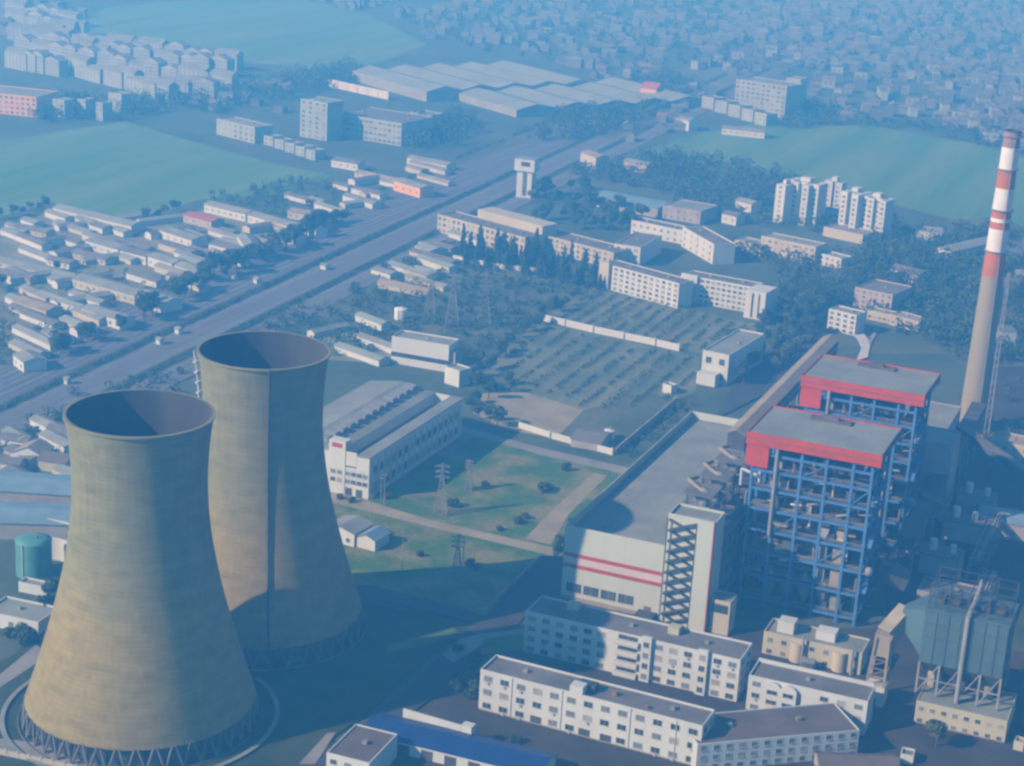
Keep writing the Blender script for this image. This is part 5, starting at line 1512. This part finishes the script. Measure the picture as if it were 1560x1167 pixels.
mass_trees([(0, 440), (100, 400), (300, 430), (240, 470), (100, 520), (0, 560)], 60, 4.5, 2.4, 24, 0.7)
mass_trees([(300, 560), (440, 470), (560, 470), (600, 520), (560, 545), (440, 540)], 150, 4.5, 2.5, 24, 0.7)
mass_trees([(0, 655), (100, 620), (110, 600), (300, 560), (300, 600), (110, 660), (0, 760)], 70, 5, 2.6, 24, 0.8)
mass_trees([(600, 25), (900, -10), (1250, -50), (1560, -50), (1560, 120), (1060, 110), (760, 90)], 1100, 9, 5.5, 22, 1.8)
mass_trees([(1200, 190), (1330, 180), (1560, 215), (1560, 240), (1400, 200)], 120, 8, 4, 22, 1.1)
mass_trees([(1480, 600), (1620, 560), (1620, 690), (1500, 670)], 30, 6, 3, 26, 0.9)
for k, (b, mt, nm_) in enumerate(zip(leafy, ('leaf', 'leaf_dark', 'leaf_olive'), ('woods', 'woods', 'bushes'))):
    stuff(nm_, b.mesh(nm_, M[mt]))
mass_trees([(520, 255), (640, 200), (780, 205), (720, 250), (600, 265)], 150, 8, 4.0)
mass_trees([(560, 420), (660, 330), (690, 330), (690, 395), (600, 440)], 90, 7, 3.6)
mass_trees([(800, 300), (900, 265), (1010, 300), (1100, 330), (1110, 380), (960, 360)], 160, 9, 4.5)
mass_trees([(60, 330), (280, 330), (440, 345), (330, 420), (240, 460), (60, 420)], 90, 6, 3.2)
mass_trees([(0, 420), (120, 420), (200, 480), (60, 540), (0, 545)], 45, 5.5, 3.0)
mass_trees([(1050, 110), (1250, 60), (1560, 60), (1560, 190), (1330, 185), (1230, 150)], 420, 8, 5, 22, 1.5)
mass_trees([(0, 85), (80, 60), (330, 100), (330, 145), (120, 130)], 160, 8, 4.5, 22, 1.3)
# orchard rows running away from the camera
ob = MB()
for pts, gap in (([(905, 445), (1040, 470), (1150, 500), (1080, 540), (830, 485)], 9.0), ([(815, 495), (1065, 548), (1050, 600), (940, 630), (880, 622), (740, 570)], 11.0)):
    q = [(gp(*p_).x, gp(*p_).y) for p_ in pts]
    x0, x1 = min(a for a, _ in q), max(a for a, _ in q); y0, y1 = min(b_ for _, b_ in q), max(b_ for _, b_ in q)
    xx, k = x0, 0
    while xx < x1:
        yy = y0
        big_ = 1.7 if k % 4 == 0 else 1.0
        while yy < y1:
            if in_poly(xx, yy, q) and not blocked(xx, yy) and rt.random() < .8:
                h = rt.uniform(1.6, 2.6) * big_
                leaf_cloud(ob, (xx + rt.uniform(-.6, .6), yy, h * .55), 1.3 * big_, 1.6, h * .5, 14, 0.55)
            yy += 3.4
        xx += gap; k += 1
stuff('orchard_trees', ob.mesh('orchard_trees', M['leaf_dark']))
# corridor hedge rows
hb = MB()
for (off, y0, y1, n) in ((-531, 600, 1400, 330), (-500, 600, 1300, 240), (-592, 900, 1800, 240)):
    for k in range(n):
        y = rt.uniform(y0, y1)
        leaf_cloud(hb, (off + rx(y) + rt.uniform(-2, 2), y, 1.2), 1.6, 2.6, 1.3, 14, 0.6)
stuff('hedge_rows', hb.mesh('hedge_rows', M['leaf_dark']))

# ------------------------------------------------------------------ haze
b = MB(); b.box(-4150, -550, -1.0, 1750, 5750, CAM_H + 8)
vm = bpy.data.materials.new('haze')
vm.use_nodes = True
vt = vm.node_tree
vt.nodes.remove(vt.nodes['Principled BSDF'])
pv = vt.nodes.new('ShaderNodeVolumePrincipled')
pv.inputs['Color'].default_value = (*HAZE_COLOR, 1)
pv.inputs['Density'].default_value = HAZE_DENSITY
pv.inputs['Anisotropy'].default_value = 0.4
pv.inputs['Absorption Color'].default_value = (*HAZE_ABS, 1)
vt.links.new(pv.outputs['Volume'], vt.nodes['Material Output'].inputs['Volume'])
hz = b.build('haze', vm)
hz['kind'] = 'stuff'
